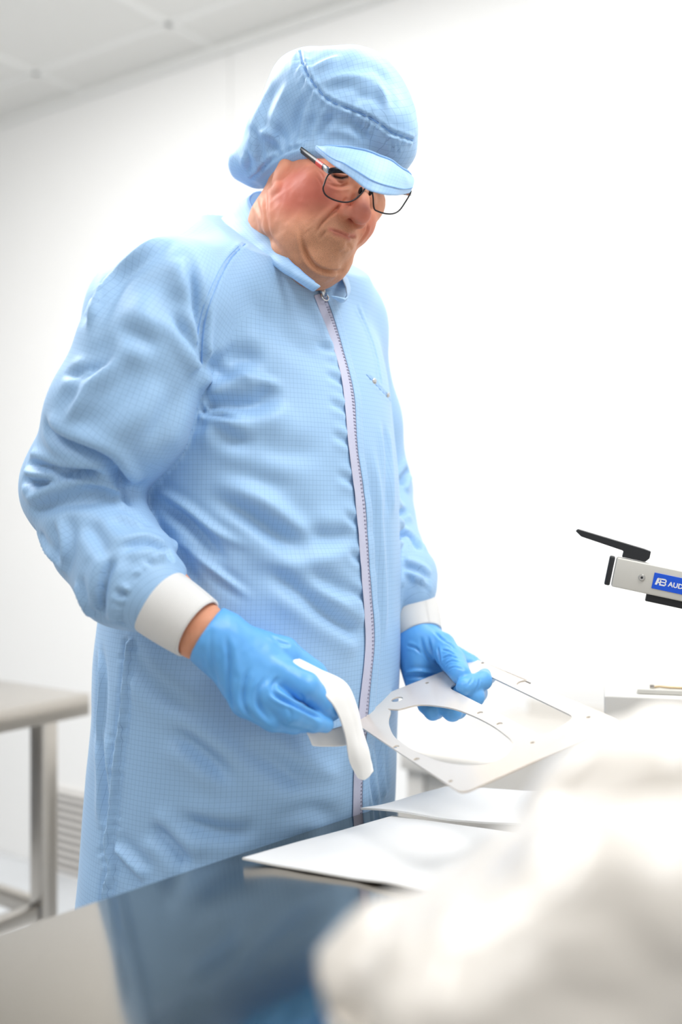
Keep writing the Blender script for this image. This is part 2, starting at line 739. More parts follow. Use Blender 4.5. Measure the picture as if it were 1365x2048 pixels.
# near long edge runs along -RU from c_r; depth along RV
tc = c_r - RU * ln / 2 + RV * dp / 2
box_obj('tabletop', tc - UP * 0.022, (ln, dp, 0.044), ax, 0.004, M_steel, side)
lx = -0.085
for a, b in ((lx, 0.035), (lx, dp - 0.035), (-ln + 0.06, 0.035), (-ln + 0.06, dp - 0.035)):
    q = c_r + RU * a + RV * b
    post('leg', q[0], q[1], 0.03, TZ - 0.044, 0.038, M_steel, side, ax)
    f = bmesh.new()
    bmesh.ops.create_cone(f, cap_ends=True, segments=20, radius1=0.022, radius2=0.016, depth=0.03)
    for v in f.verts:
        v.co += Vector((q[0], q[1], 0.015))
    auto_smooth(obj_bm('foot', f, M_dark, side))
zb = 0.50
M_panel = plain('grey_steel_panel', (0.50, 0.50, 0.51, 1), 0.45, metal=0.3, noise=0.02, scale=10)
q = c_r + RU * ((lx + (-ln + 0.06)) / 2) + RV * (dp - 0.06)
box_obj('back_panel', (q[0], q[1], 0.69), (ln - 0.19, 0.006, 0.33), ax, 0.001, M_panel, side)
for b in (0.035, dp - 0.035):
    q = c_r + RU * (lx - ln + 0.06 + 0.085 - 0.085) / 2 + RV * b
    q = c_r + RU * ((lx + (-ln + 0.06)) / 2) + RV * b
    box_obj('rail', (q[0], q[1], zb), (ln - 0.145 - 0.04, 0.028, 0.032), ax, 0.003, M_steel, side)
for a in (lx, -ln + 0.06):
    q = c_r + RU * a + RV * dp / 2
    box_obj('crossbar', (q[0], q[1], zb), (0.028, dp - 0.07 - 0.04, 0.032), ax, 0.003, M_steel, side)

# ------------------------------------------------------------------ white workbench beyond the metal plate, right
q_ = wall_hit(800, 1500, 0.60)               # its front edge stands 0.6 m off the wall
BZ = q_[2]
b_l = q_
M_bench = plain('pale_beige_laminate', (0.60, 0.575, 0.535, 1), 0.45, noise=0.01)
bench = empty('workbench', (b_l[0], b_l[1], 0), 'white workbench standing against the back wall behind the held metal plate', 'table')
dirx = -RV
bl, bd = 1.25, 0.55
tc = b_l + dirx * bl / 2 + RU * bd / 2
box_obj('worktop', tc - UP * 0.02, (bl, bd, 0.04), (dirx, RU, UP), 0.004, M_bench, bench)
box_obj('apron', b_l + dirx * bl / 2 + RU * 0.03 - UP * 0.075, (bl - 0.06, 0.02, 0.07), (dirx, RU, UP), 0.003, M_bench, bench)
for a in (0.03, bl - 0.03):
    for b in (0.03, bd - 0.03):
        q = b_l + dirx * a + RU * b
        post('leg', q[0], q[1], 0, BZ - 0.04, 0.04, M_bench, bench, (dirx, RU, UP))
box_obj('back_panel', b_l + dirx * bl / 2 + RU * (bd - 0.03) + UP * (-BZ + 0.55), (bl - 0.1, 0.012, 0.5), (dirx, RU, UP), 0.002, M_bench, bench)

# ================================================================== the steel table in front of the person
TTOP = 0.90
e0, e1 = PZ(0, 1865, TTOP), PZ(800, 1600, TTOP)
TE = unit(e1 - e0)                            # along the person's edge, away from the camera
TN = unit([TE[1], -TE[0], 0])                 # from the person across the table
M_top = None


def mirror_steel():
    t = NT('polished_steel')
    c = t.coord()
    mp = t.n('ShaderNodeMapping'); mp.inputs['Rotation'].default_value = (0, 0, -math.atan2(TE[0], TE[1]))
    mp.inputs['Scale'].default_value = (3, 160, 160)
    t.l(c, mp.inputs['Vector'])
    n = t.noise(6, 2, mp.outputs[0])
    t.l(t.mix(n, (0.40, 0.365, 0.315, 1), (0.46, 0.425, 0.375, 1)), t.b.inputs['Base Color'])
    t.set(Metallic=1.0, Roughness=0.12)
    t.l(t.bump(n, 0.03, 0.0004), t.b.inputs['Normal'])
    return t.m


M_top = mirror_steel()
t_l, t_w = 1.75, 0.70
t_o = e0 - TE * 0.75                           # near left corner (behind the frame edge)
table = empty('work_table', (t_o[0], t_o[1], 0), 'polished steel work table reflecting the blue coat in front of the person', 'table')
tc = t_o + TE * t_l / 2 + TN * t_w / 2
box_obj('tabletop', tc - UP * 0.02, (t_l, t_w, 0.04), (TE, TN, UP), 0.003, M_top, table)
for a in (0.05, t_l - 0.05):
    for b in (0.05, t_w - 0.05):
        q = t_o + TE * a + TN * b
        post('leg', q[0], q[1], 0.02, TTOP - 0.04, 0.04, M_steel, table, (TE, TN, UP))
for b in (0.05, t_w - 0.05):
    q = t_o + TE * t_l / 2 + TN * b
    box_obj('rail', (q[0], q[1], 0.25), (t_l - 0.14, 0.03, 0.03), (TE, TN, UP), 0.003, M_steel, table)

# ------------------------------------------------------------------ white wipes / sheets lying on the table
M_paper = plain('white_sheet', (0.83, 0.83, 0.82, 1), 0.75, noise=0.01, scale=20)


def sheet(name, corners, z0, th, lift, label, seed, nx=60, ny=50):
    """A soft sheet: a thin grid between four plan corners with gentle waves; lift(u, v) adds height."""
    c = [np.asarray(q, float) for q in corners]
    u, v = np.meshgrid(np.linspace(0, 1, nx), np.linspace(0, 1, ny), indexing='ij')
    top = ((1 - u) * (1 - v))[..., None] * c[0] + (u * (1 - v))[..., None] * c[1] + (u * v)[..., None] * c[2] + ((1 - u) * v)[..., None] * c[3]
    w = vnoise(np.stack([u.ravel() * 3.1, v.ravel() * 5.3, u.ravel() * 0 + seed], 1), seed).reshape(u.shape)
    z = z0 + lift(u, v) + 0.0011 * (w + 1)
    top[..., 2] = z
    bot = top.copy(); bot[..., 2] -= th
    ed = np.minimum(np.minimum(u, 1 - u), np.minimum(v, 1 - v))
    V = np.vstack([(top + [0, 0, th * 0]).reshape(-1, 3), bot.reshape(-1, 3)])
    N = nx * ny
    idx = np.arange(N).reshape(nx, ny)
    q = np.stack([idx[:-1, :-1], idx[1:, :-1], idx[1:, 1:], idx[:-1, 1:]], -1).reshape(-1, 4)
    Fc = [list(a) for a in q] + [list(a[::-1] + N) for a in q]
    per = list(idx[:, 0]) + list(idx[-1, 1:]) + list(idx[-2::-1, -1]) + list(idx[0, -2:0:-1])
    for a, b in zip(per, per[1:] + per[:1]):
        Fc.append([b, a, a + N, b + N])
    o = mesh_np(name, V, Fc, M_paper)
    recalc(o); auto_smooth(o, 40)
    return tag(o, label, 'paper sheet')


s_a, s_b, s_c = PZ(485, 1722, TTOP), PZ(785, 1637, TTOP), PZ(885, 1792, TTOP)
s_d = s_b + (s_c - s_a)
sheet('paper_sheet', [s_a, s_b, s_d, s_c], TTOP + 0.0024, 0.0022, lambda u, v: 0.0 * u,
      'large white wipe spread flat on the steel table with its corner toward the coat', 3)
r_a, r_b = PZ(722, 1632, TTOP), PZ(905, 1580, TTOP)
r_c = PZ(1080, 1672, TTOP)
sheet('paper_sheet', [r_a, r_b, r_b + (r_c - r_a), r_c], TTOP + 0.0062, 0.0022,
      lambda u, v: 0.004 * np.exp(-(u / 0.12) ** 2) * (0.5 + 0.5 * np.sin(v * 9)) + 0.006 * np.exp(-((v - 0.75) / 0.2) ** 2) * u,
      'second white wipe with curled edges lying behind and over the larger one', 5)

# ------------------------------------------------------------------ crumpled white plastic near the camera
def bag_material():
    t = NT('white_plastic_film')
    c = t.coord()
    n = t.noise(9, 5, c)
    t.l(t.mix(n, (0.56, 0.515, 0.455, 1), (0.71, 0.68, 0.635, 1)), t.b.inputs['Base Color'])
    t.set(Roughness=0.28)
    t.b.inputs['Subsurface Weight'].default_value = 0.05
    t.b.inputs['Subsurface Radius'].default_value = (0.02, 0.018, 0.015)
    return t.m


bag_sdf = Sdf()
for x, y, d, r in ((1310, 1645, 0.68, (.070, .09, .062)), (1420, 1590, 0.76, (.10, .10, .058)), (1120, 1835, 0.62, (.066, .08, .046)), (920, 1950, 0.58, (.055, .06, .030)),
                   (1300, 1900, 0.52, (.085, .08, .066)), (1060, 2060, 0.50, (.08, .07, .048)), (800, 1938, 0.61, (.043, .045, .020)), (1235, 1700, 0.68, (.05, .06, .05))):
    d, r = d * 0.80, tuple(q * 0.80 for q in r)
    c_ = P(x, y, d)
    bag_sdf.add(Ell(c_, r), 0.03)
    if c_[2] > TTOP:
        bag_sdf.add(Cap(c_, c_ * [1, 1, 0] + UP * (TTOP - .02), min(r) * .95, min(r) * 1.1), 0.03)


def crumple(p):
    d = bag_sdf(p)
    q = p + 0.02 * np.stack([vnoise(p * 14, 1), vnoise(p * 14, 2), vnoise(p * 14, 3)], 1)
    f = np.abs(vnoise(q * 21, 5)) * 0.6 + np.abs(vnoise(q * 41, 6)) * 0.35 + np.abs(vnoise(q * 80, 7)) * 0.12
    d = d + 0.012 * (0.35 - f)
    return np.maximum(d, TTOP + 0.001 - p[:, 2])


V, Q = surface_nets(crumple, (-0.05, 0.24, TTOP - 0.012), (0.40, 0.80, 1.16), 0.0026, 2.2)
V = relax(V, Q, 1)
bag_o = mesh_np('plastic_bag', V, Q, bag_material())
tag(bag_o, 'big crumpled white plastic bag heaped on the near corner of the table', 'plastic bag')

# ================================================================== the person
PSI = radians(48.5)
FWD = np.array([sin(PSI), -cos(PSI), 0.0])
LEFT = np.array([cos(PSI), sin(PSI), 0.0])

M_cloth = fabric('blue_cloth', lin(156, 194, 231), lin(52, 88, 145))
M_cloth_seam = plain('blue_piping', lin(126, 170, 224), 0.6, noise=0.04, scale=200)
M_cuff = None

person = empty('person', (P(495, 1024, 1.36)[0], 1.36, 0.0),
               'standing person in a pale blue cleanroom coat and cap wiping a metal plate', 'person')

# joints (right arm is the one nearer the camera)
SH_R = P(338, 590, 1.185); EL_R = P(150, 985, 1.225); WR_R = P(400, 1262, 1.11)
SH_L = P(700, 640, 1.47); EL_L = P(752, 1000, 1.55); WR_L = P(838, 1235, 1.385)


# plane of the neckline: high at the nape, low at the throat
NECK_B = P(470, 446, 1.40); NECK_F = P(638, 580, 1.20)
NECK_N = unit(np.cross(NECK_F - NECK_B, LEFT))
NECK_N = NECK_N * np.sign(NECK_N[2])


class Torso:
    """Coat body: a stack of super-ellipses read off the photo rows (row, left, right) at the torso's distance."""
    def __init__(s, rows, d=1.36):
        z, c, a, b = [], [], [], []
        for y, xl, xr, k, dd, n in rows:
            q = P((xl + xr) / 2, y, dd)
            h = (xr - xl) / 2 * dd / F
            aa = h / sqrt(0.44 + 0.561 * k * k)
            z.append(q[2]); c.append(q[:2]); a.append(aa); b.append(aa * k)
        o = np.argsort(z)
        s.z = np.array(z)[o]; s.c = np.array(c)[o]; s.a = np.array(a)[o]; s.b = np.array(b)[o]
        zz = np.linspace(s.z[0], s.z[-1], 240)
        def sm(v):
            w = np.interp(zz, s.z, v)
            k = np.hanning(27); k /= k.sum()
            return np.convolve(np.pad(w, 13, mode='edge'), k, 'valid')
        s.cx, s.cy, s.a, s.b = sm(s.c[:, 0]), sm(s.c[:, 1]), sm(s.a), sm(s.b)
        s.z = zz

    def at(s, z):
        return [np.interp(z, s.z, v) for v in (s.cx, s.cy, s.a, s.b)]

    def __call__(s, p):
        cx, cy, a, b = s.at(p[:, 2])
        x = p[:, 0] - cx; y = p[:, 1] - cy
        u = (x * LEFT[0] + y * LEFT[1]) / a
        v = (x * FWD[0] + y * FWD[1]) / b
        n = 2.25
        r = (np.abs(u) ** n + np.abs(v) ** n) ** (1 / n)
        d = (r - 1) * np.minimum(a, b) * 0.95
        d = np.maximum(d, p[:, 2] - s.z[-1])
        return np.maximum(d, s.z[0] - p[:, 2])


#        row   left right  b/a   dist
rows = [(470, 505, 640, 0.95, 1.335, 2), (520, 450, 680, 0.85, 1.335, 2), (560, 400, 698, 0.75, 1.345, 2),
        (600, 318, 722, 0.66, 1.36, 2), (660, 278, 750, 0.68, 1.365, 2),
        (750, 262, 772, 0.76, 1.365, 2), (850, 252, 782, 0.84, 1.36, 2), (950, 244, 788, 0.90, 1.36, 2),
        (1100, 232, 791, 0.93, 1.36, 2), (1280, 216, 795, 0.92, 1.36, 2), (1400, 212, 796, 0.90, 1.36, 2),
        (1500, 210, 794, 0.88, 1.36, 2), (1600, 204, 791, 0.86, 1.36, 2), (1700, 196, 789, 0.86, 1.36, 2),
        (1800, 186, 787, 0.86, 1.36, 2), (2000, 168, 790, 0.86, 1.36, 2), (2200, 158, 795, 0.86, 1.36, 2)]
TORSO = Torso(rows)

SLEEVE_R = [P(460, 570, 1.25), P(350, 598, 1.185), P(290, 700, 1.175), P(238, 830, 1.175), P(160, 975, 1.22), P(205, 1075, 1.18),
            P(262, 1155, 1.14), P(297, 1188, 1.12)]
RAD_R = [0.050, 0.066, 0.072, 0.076, 0.064, 0.056, 0.056, 0.040]
SLEEVE_L = [P(650, 590, 1.42), P(676, 664, 1.48), P(722, 840, 1.53), P(750, 975, 1.55), P(780, 1115, 1.47), P(806, 1160, 1.42), P(820, 1184, 1.40)]
RAD_L = [0.055, 0.062, 0.058, 0.052, 0.046, 0.046, 0.034]

body_sdf = Sdf()
body_sdf.add(TORSO, 0)
body_sdf.add(Cap(P(575, 505, 1.36), P(360, 560, 1.29), 0.045, 0.058), 0.05)
body_sdf.add(Cap(P(600, 530, 1.36), P(676, 628, 1.46), 0.045, 0.048), 0.04)
body_sdf.add(Cap(P(500, 480, 1.36), P(420, 520, 1.33), 0.05, 0.05), 0.04)
body_sdf.add(Ell(P(290, 655, 1.40), (0.083, 0.085, 0.106)), 0.04)
slr_sdf = Sdf().chain(SLEEVE_R, RAD_R, 0.02)
sll_sdf = Sdf().chain(SLEEVE_L, RAD_L, 0.018)


def coat_sdf(p):
    d = body_sdf(p)
    k = np.interp(p[:, 2], [1.40, 1.54], [0.004, 0.05])
    for f in (slr_sdf, sll_sdf):
        d = smin(d, f(p), k)
    return np.maximum(d, (p - NECK_B) @ NECK_N - 0.008)


def axis_frame(a, b):
    t = unit(b - a)
    n = unit(np.cross(t, [0.3, -0.8, 0.5]))
    return t, n, np.cross(t, n)


def sleeve_uv(V, pts, rad):
    best = np.full(len(V), 9.0); uv = np.zeros((len(V), 3)); L = 0
    for i in range(len(pts) - 1):
        a, b = pts[i], pts[i + 1]
        t, n, m = axis_frame(a, b)
        ln = np.linalg.norm(b - a)
        h = np.clip(((V - a) @ t) / ln, 0, 1)
        q = V - a - (h * ln)[:, None] * t
        d = np.linalg.norm(q, axis=1) - (rad[i] + (rad[i + 1] - rad[i]) * h)
        k = d < best
        best[k] = d[k]
        uv[k, 0] = (np.arctan2(q @ m, q @ n) * 0.075)[k]
        uv[k, 1] = (L + (V - a) @ t)[k]
        L += ln
    return best, uv


def cloth_uv(V):
    cx, cy, a, b = TORSO.at(V[:, 2])
    x = V[:, 0] - cx; y = V[:, 1] - cy
    th = np.arctan2(x * LEFT[0] + y * LEFT[1], x * FWD[0] + y * FWD[1])
    uv = np.stack([th * 0.19, V[:, 2], np.zeros(len(V))], 1)
    dt = TORSO(V)
    for pts, rad in ((SLEEVE_R, RAD_R), (SLEEVE_L, RAD_L)):
        d, su = sleeve_uv(V, pts, rad)
        k = d < dt - 0.004
        uv[k] = su[k]
    return uv


V, Q = surface_nets(coat_sdf, (-0.52, 0.95, 0.50), (0.32, 1.85, 1.72), 0.0034)
V = relax(V, Q, 3)
coat = Shape(V, Q)
def gathers(shape, line, dirs, n, length, amp, w, seed, ridge=0.0):
    """short puckers running off a gathered seam (line in photo pixels, dirs = direction per end)"""
    rs = np.random.RandomState(seed)
    c = catmull(np.array(line, float), 12)
    for t in (np.arange(n) + 0.5) / n:
        p = c[int(np.clip(t + rs.uniform(-.3, .3) / n, 0, 0.999) * (len(c) - 1))]
        d = np.array(dirs[0]) * (1 - t) + np.array(dirs[1]) * t + rs.uniform(-.18, .18, 2)
        L = length * rs.uniform(.55, 1.25)
        e = p + d * L; m = (p + e) / 2 + rs.uniform(-.06, .06, 2) * L
        shape.fold([tuple(p), tuple(m), tuple(e)], amp * rs.uniform(.6, 1.2), w * rs.uniform(.8, 1.2), (.05, .9), ridge, n=4)


V0 = V.copy()


def fold(pts, amp, w, taper=(.25, .25), ridge=0.0, rw=None, **kw):
    g = 1.0 if w < .003 else 1.35
    coat.fold(pts, amp * g, w, taper, ridge * g, rw, **kw)


# --- right sleeve, shoulder to elbow
coat.V += coat.N * (0.0018 * vnoise(V0 * [9, 9, 14], 31) + 0.0007 * vnoise(V0 * 27, 32))[:, None]
coat.refresh()
fold([(374, 500), (384, 560), (390, 610), (397, 680), (404, 731)], -.0075, .0065, (.35, .05), .003, side=1)
fold([(338, 618), (356, 648), (376, 682), (402, 728)], -.0060, .0070, (.4, .05), .0035, side=1)
fold([(420, 560), (410, 620), (405, 690), (406, 740)], -.0040, .0050, (.4, .1), .0020)
fold([(330, 470), (292, 497), (253, 530), (222, 570), (196, 612), (168, 672)], .0070, .0090, (.25, .2), -.0040)
fold([(212, 540), (202, 580), (190, 620), (160, 672)], -.0080, .0080, (.3, .2), .0030, side=1)
fold([(221, 655), (270, 668), (332, 704)], -.0040, .0120, (.4, .4), .0030)
fold([(264, 684), (222, 732), (178, 780), (127, 855)], .0050, .0090, (.3, .3), -.0040)
fold([(124, 748), (160, 750), (204, 738), (246, 702)], -.0045, .0070, (.3, .3), .0030, side=1)
fold([(300, 735), (262, 782), (215, 830), (150, 880)], -.0030, .0140, (.4, .4), .0020)
fold([(360, 760), (330, 830), (290, 900)], -.0030, .0140, (.4, .4), .0030)
fold([(300, 560), (288, 620), (282, 690)], .0040, .0150, (.4, .4))
fold([(350, 510), (360, 560), (360, 610)], .0040, .0120, (.4, .4))
# --- elbow
fold([(88, 832), (100, 858), (126, 880), (169, 897), (211, 915), (242, 955), (256, 985)], -.0110, .0075, (.25, .1), .0055, side=-1)
fold([(55, 926), (90, 934), (130, 941), (187, 944), (214, 955)], -.0075, .0060, (.15, .25), .0050)
fold([(44, 958), (70, 966), (100, 967), (155, 953), (206, 951)], -.0085, .0065, (.15, .35), .0050, side=1)
fold([(50, 1004), (84, 988), (112, 976), (178, 958), (222, 971), (256, 996)], .0065, .0070, (.2, .1), -.0040)
fold([(62, 1024), (110, 1010), (170, 1003), (232, 1008)], -.0040, .0090, (.3, .3), .0020)
fold([(214, 916), (236, 950), (250, 990), (268, 1010)], -.0060, .0055, (.3, .1), .0020)
coat.bump(262, 984, -.010, .012)
# --- forearm
fold([(116, 1028), (126, 1068), (129, 1104), (122, 1140)], .0050, .0065, (.3, .3), -.0030)
fold([(72, 1046), (86, 1090), (112, 1122), (140, 1150)], .0040, .0060, (.3, .3), -.0025)
fold([(225, 1026), (262, 1040), (292, 1060)], .0035, .0070, (.3, .3), -.0025)
fold([(170, 1040), (200, 1080), (214, 1120)], -.0035, .0090, (.3, .3), .0025)
fold([(150, 1163), (166, 1205), (190, 1245)], .0045, .0065, (.2, .2), -.0030)
fold([(228, 1108), (210, 1150), (202, 1190), (200, 1235)], -.0075, .0065, (.2, .2), .0040, side=1)
fold([(235, 1105), (262, 1092), (300, 1088), (340, 1108)], -.0055, .0060, (.3, .2), .0035)
gathers(coat, [(250, 1246), (246, 1222), (252, 1190), (268, 1162), (292, 1138), (318, 1124), (346, 1126)], ((-1, .10), (-.05, -1)), 15, 40, -.0050, .0036, 5, .0022)
# --- left sleeve
fold([(800, 968), (807, 958), (817, 938)], -.0090, .0060, (.1, .1), .0040)
fold([(799, 1026), (806, 1024), (818, 1020)], -.0070, .0055, (.1, .1), .0040)
fold([(800, 1070), (810, 1071), (826, 1082), (842, 1106)], -.0080, .0060, (.1, .2), .0050)
fold([(808, 1134), (824, 1136), (846, 1146), (856, 1159)], -.0050, .0050, (.1, .2), .0030)
gathers(coat, [(812, 1172), (826, 1168), (842, 1172), (856, 1184)], ((-.2, -1), (.1, -1)), 9, 30, -.0042, .0034, 6, .0018)
# --- chest, from the armpit
fold([(404, 812), (430, 812), (509, 806), (570, 777)], -.0110, .0130, (.1, .35), .0060)
fold([(408, 795), (430, 786), (474, 762), (520, 764), (572, 773)], .0050, .0060, (.15, .3), -.0020)
fold([(400, 819), (431, 827), (478, 845), (505, 846)], -.0070, .0045, (.05, .35), .0040)
fold([(402, 835), (430, 850), (470, 880), (520, 892)], -.0050, .0110, (.1, .4), .0030)
fold([(440, 738), (478, 716), (538, 720)], -.0060, .0130, (.35, .4), .0040)
fold([(414, 720), (440, 745), (478, 760)], -.0050, .0100, (.2, .4), .0020)
fold([(470, 560), (520, 620), (590, 690), (668, 740)], -.0020, .0150, (.4, .4), .0020)
fold([(600, 560), (640, 640), (662, 700), (686, 745)], .0026, .0080, (.4, .3), -.0020)
# --- belly, diagonal drags from the elbow toward the zip
fold([(300, 975), (360, 1010), (427, 1060), (478, 1087), (520, 1101)], .0040, .0055, (.3, .4), -.0030)
fold([(405, 985), (478, 1020), (544, 1063), (610, 1100)], -.0080, .0110, (.35, .35), .0040)
fold([(455, 962), (530, 1004), (600, 1056), (655, 1080)], .0040, .0110, (.4, .4), -.0025)
fold([(318, 1000), (380, 1046), (431, 1102), (466, 1138)], -.0080, .0080, (.3, .35), .0040)
fold([(350, 1070), (385, 1102), (439, 1149), (513, 1204)], .0050, .0040, (.3, .4), -.0030)
fold([(340, 1080), (380, 1140), (420, 1190)], -.0060, .0090, (.3, .4), .0030)
fold([(517, 1122), (595, 1181), (653, 1227), (730, 1274)], -.0080, .0110, (.35, .15), .0045)
fold([(560, 1120), (640, 1160), (718, 1196)], -.0050, .0110, (.4, .3), .0030)
fold([(470, 1090), (560, 1130), (640, 1125), (712, 1100)], .0040, .0130, (.4, .4), -.0020)
fold([(600, 1060), (660, 1075), (712, 1068)], -.0050, .0110, (.4, .3), .0030)
fold([(480, 880), (560, 905), (660, 900)], -.0030, .0160, (.4, .4), .0020)
fold([(420, 930), (520, 960), (620, 975)], -.0030, .0140, (.4, .4), .0020)
for yy in (700, 760, 815, 880, 960, 1040, 1115, 1190):
    xz = np.interp(yy, [583, 665, 765, 870, 985, 1110, 1230], [634, 664, 692, 702, 716, 727, 735])
    fold([(xz - 46, yy - 14), (xz - 22, yy - 4), (xz - 4, yy + 6)], -.0026, .0055, (.6, .1), .0018)
# --- skirt of the coat
fold([(330, 1452), (385, 1487), (440, 1530), (488, 1582)], -.0090, .0110, (.35, .35), .0050)
fold([(352, 1625), (403, 1653), (476, 1666), (540, 1655)], -.0080, .0110, (.35, .35), .0045)
fold([(300, 1650), (352, 1692), (392, 1742)], -.0080, .0100, (.3, .2), .0040)
fold([(236, 1692), (271, 1728), (306, 1762)], .0060, .0070, (.2, .2), -.0030)
fold([(262, 1300), (300, 1360), (350, 1400), (420, 1440)], -.0050, .0120, (.3, .4), .0030)
fold([(470, 1480), (560, 1530), (660, 1600)], -.0050, .0140, (.4, .4), .0030)
fold([(560, 1480), (630, 1530), (700, 1560)], .0035, .0120, (.4, .3), -.0020)
fold([(540, 1640), (620, 1620), (700, 1640)], -.0040, .0120, (.4, .4), .0030)
fold([(205, 1462), (213, 1520), (217, 1578), (216, 1670)], -.0060, .0070, (.25, .3), .0030)
fold([(198, 1290), (206, 1360), (204, 1430), (200, 1500)], .0040, .0060, (.3, .3), -.0030)
seam = [(262, 1275), (256, 1351), (249, 1450), (242, 1512), (238, 1560), (229, 1651), (223, 1692), (231, 1743), (220, 1787), (216, 1840)]
fold(seam, .0045, .0045, (.02, .02), -.0030)
gathers(coat, seam, ((1, .25), (1, .3)), 22, 26, -.0036, .0034, 8, .0018)
gathers(coat, seam, ((-1, .15), (-1, .2)), 18, 22, -.0032, .0034, 9, .0016)
# --- raglan and pocket seams, far front
rag = [(492, 486), (459, 521), (431, 577), (412, 633), (405, 690), (404, 731)]
fold(rag, -.0026, .0018, (.02, .02), .0016, .002)
fold([(x - 8, y + 2) for x, y in rag], -.0016, .0016, (.02, .02), .0010, .002)
fold([(712, 610), (735, 660), (752, 710), (762, 770)], -.0020, .0030, (.1, .1), .0012)
fold([(736, 752), (756, 772), (782, 800)], -.0024, .0022, (.05, .05), .0014)
fold([(745, 880), (756, 980), (764, 1090), (770, 1200), (770, 1300)], .0030, .0090, (.2, .2), -.0020)
fold([(768, 840), (776, 930), (778, 1040)], -.0030, .0080, (.2, .2), .0020)
fold([(745, 1500), (752, 1560), (762, 1620)], -.0040, .0060, (.2, .1), .0030)
fold([(772, 1440), (774, 1520), (780, 1600)], .0040, .0060, (.2, .1), -.0030)
coat.V = relax(coat.V, coat.Q, 1, 0.35)
coat.refresh()

# the skirt hangs just clear of the table edge
_s = (coat.V - t_o) @ TN
_d = _s[coat.V[:, 2] < TTOP + 0.015].max() + 0.003
_r = np.clip((TTOP + 0.28 - coat.V[:, 2]) / 0.26, 0, 1)
coat.V -= TN * (_d * _r * _r * (3 - 2 * _r))[:, None]
coat.refresh()
coat_o = mesh_np('coat', coat.V, coat.Q, M_cloth, person)
set_attr(coat_o, 'guv', cloth_uv(V))
# stitched raglan and pocket seams
def stitched(pts, r=0.0007, name='seam'):
    p = coat.trace(pts, 10)
    if p is None or len(p) < 8:
        return
    p = np.apply_along_axis(lambda c: np.convolve(np.pad(c, 2, mode='edge'), np.ones(5) / 5, 'valid'), 0, p)
    return tube_obj(name, p, r, M_cloth_seam, coat_o, 6)


stitched(rag, 0.0009)
stitched([(x - 11, y + 3) for x, y in rag[:-1]], 0.0006)
stitched([(732, 748), (748, 765), (766, 785), (782, 802)], 0.0007)


# ------------------------------------------------------------------ body: head, neck, trunk, arms, legs as one surface
HS = 0.80
def head_axes(yaw, pitch, roll):
    fwd = np.array([sin(yaw), -cos(yaw), 0]); left = np.array([cos(yaw), sin(yaw), 0]); up = np.array([0, 0, 1.0])
    f2 = fwd * cos(pitch) - up * sin(pitch); u2 = up * cos(pitch) + fwd * sin(pitch)
    l3 = left * cos(roll) + u2 * sin(roll); u3 = u2 * cos(roll) - left * sin(roll)
    return np.stack([l3, f2, u3], 1)            # columns: left, forward, up
HR = head_axes(radians(40), radians(15), radians(-20))
HC = P(634, 400, 1.29)


def HW(x, y, z):
    """head-local (left, forward, up) to world"""
    return HC + HR @ (np.array([x, y, z]) * HS)


def to_head(V):
    return (V - HC) @ HR / HS


def HE(c, r):
    return Ell(HW(*c), np.array(r) * HS, HR)


def HCap(a, b, ra, rb):
    return Cap(HW(*a), HW(*b), ra * HS, rb * HS)


body = Sdf()
k = 0.014
# trunk, arms, legs (under the clothes)
TR = lambda z, o=0.0: np.array([TORSO.at(z)[0], TORSO.at(z)[1], z]) + FWD * o
body.add(Cap(TR(1.40), TR(1.10), 0.125, 0.13), 0.02)
body.add(Cap(TR(1.10), TR(0.96), 0.13, 0.125), 0.02)
body.add(Cap(TR(1.44), SH_R + np.array([.03, .02, -.02]), 0.07, 0.05), 0.03)
body.add(Cap(TR(1.44), SH_L + np.array([-.03, 0, -.02]), 0.07, 0.045), 0.03)
body.chain([SH_R, EL_R, WR_R, P(450, 1294, 1.106)], [0.05, 0.042, 0.0265, 0.019], 0.02)
body.chain([SH_L, EL_L, WR_L, P(848, 1290, 1.375)], [0.045, 0.034, 0.0200, 0.016], 0.004)
HIP = TR(0.96)
FEET = []
for sgn in (-1, 1):
    hip = HIP + LEFT * 0.09 * sgn
    knee = np.array([hip[0], hip[1], 0.52]) + FWD * 0.02
    ank = np.array([hip[0], hip[1], 0.10]) - FWD * 0.03
    toe = np.array([ank[0], ank[1], 0.035]) + FWD * 0.15
    FEET.append((hip, knee, ank, toe))
    body.chain([hip, knee, ank], [0.085, 0.058, 0.040], 0.02)
    body.add(Cap(ank - np.array([0, 0, 0.055]), toe, 0.035, 0.028), 0.02)
# neck
body.add(Cap(HW(0.0, -0.032, -0.05), P(582, 540, 1.36), 0.054, 0.050), 0.02)
body.add(Cap(P(582, 540, 1.36), TR(1.38), 0.050, 0.09), 0.02)
# skull and face
body.add(HE((0, -0.012, 0.045), (0.074, 0.096, 0.098)), 0.02)
body.add(HE((0, 0.032, -0.02), (0.066, 0.062, 0.085)), k)
body.add(HE((0, 0.034, -0.066), (0.061, 0.058, 0.052)), k)
for s in (-1, 1):
    body.add(HE((s * 0.042, 0.060, -0.018), (0.027, 0.027, 0.030)), k)
    body.add(HE((s * 0.050, 0.054, 0.000), (0.020, 0.025, 0.024)), k)
    body.add(HE((s * 0.040, 0.048, -0.080), (0.026, 0.034, 0.034)), k)
    body.add(HE((s * 0.062, 0.01, -0.045), (0.014, 0.035, 0.045)), k)
body.add(HE((0, 0.040, -0.112), (0.050, 0.046, 0.026)), k)
body.add(HE((0, 0.084, -0.100), (0.026, 0.020, 0.022)), k)
body.add(HE((0, 0.080, -0.056), (0.036, 0.027, 0.030)), k)
body.add(HCap((-0.036, 0.072, 0.043), (0.036, 0.072, 0.043), 0.0125, 0.0125), 0.012)
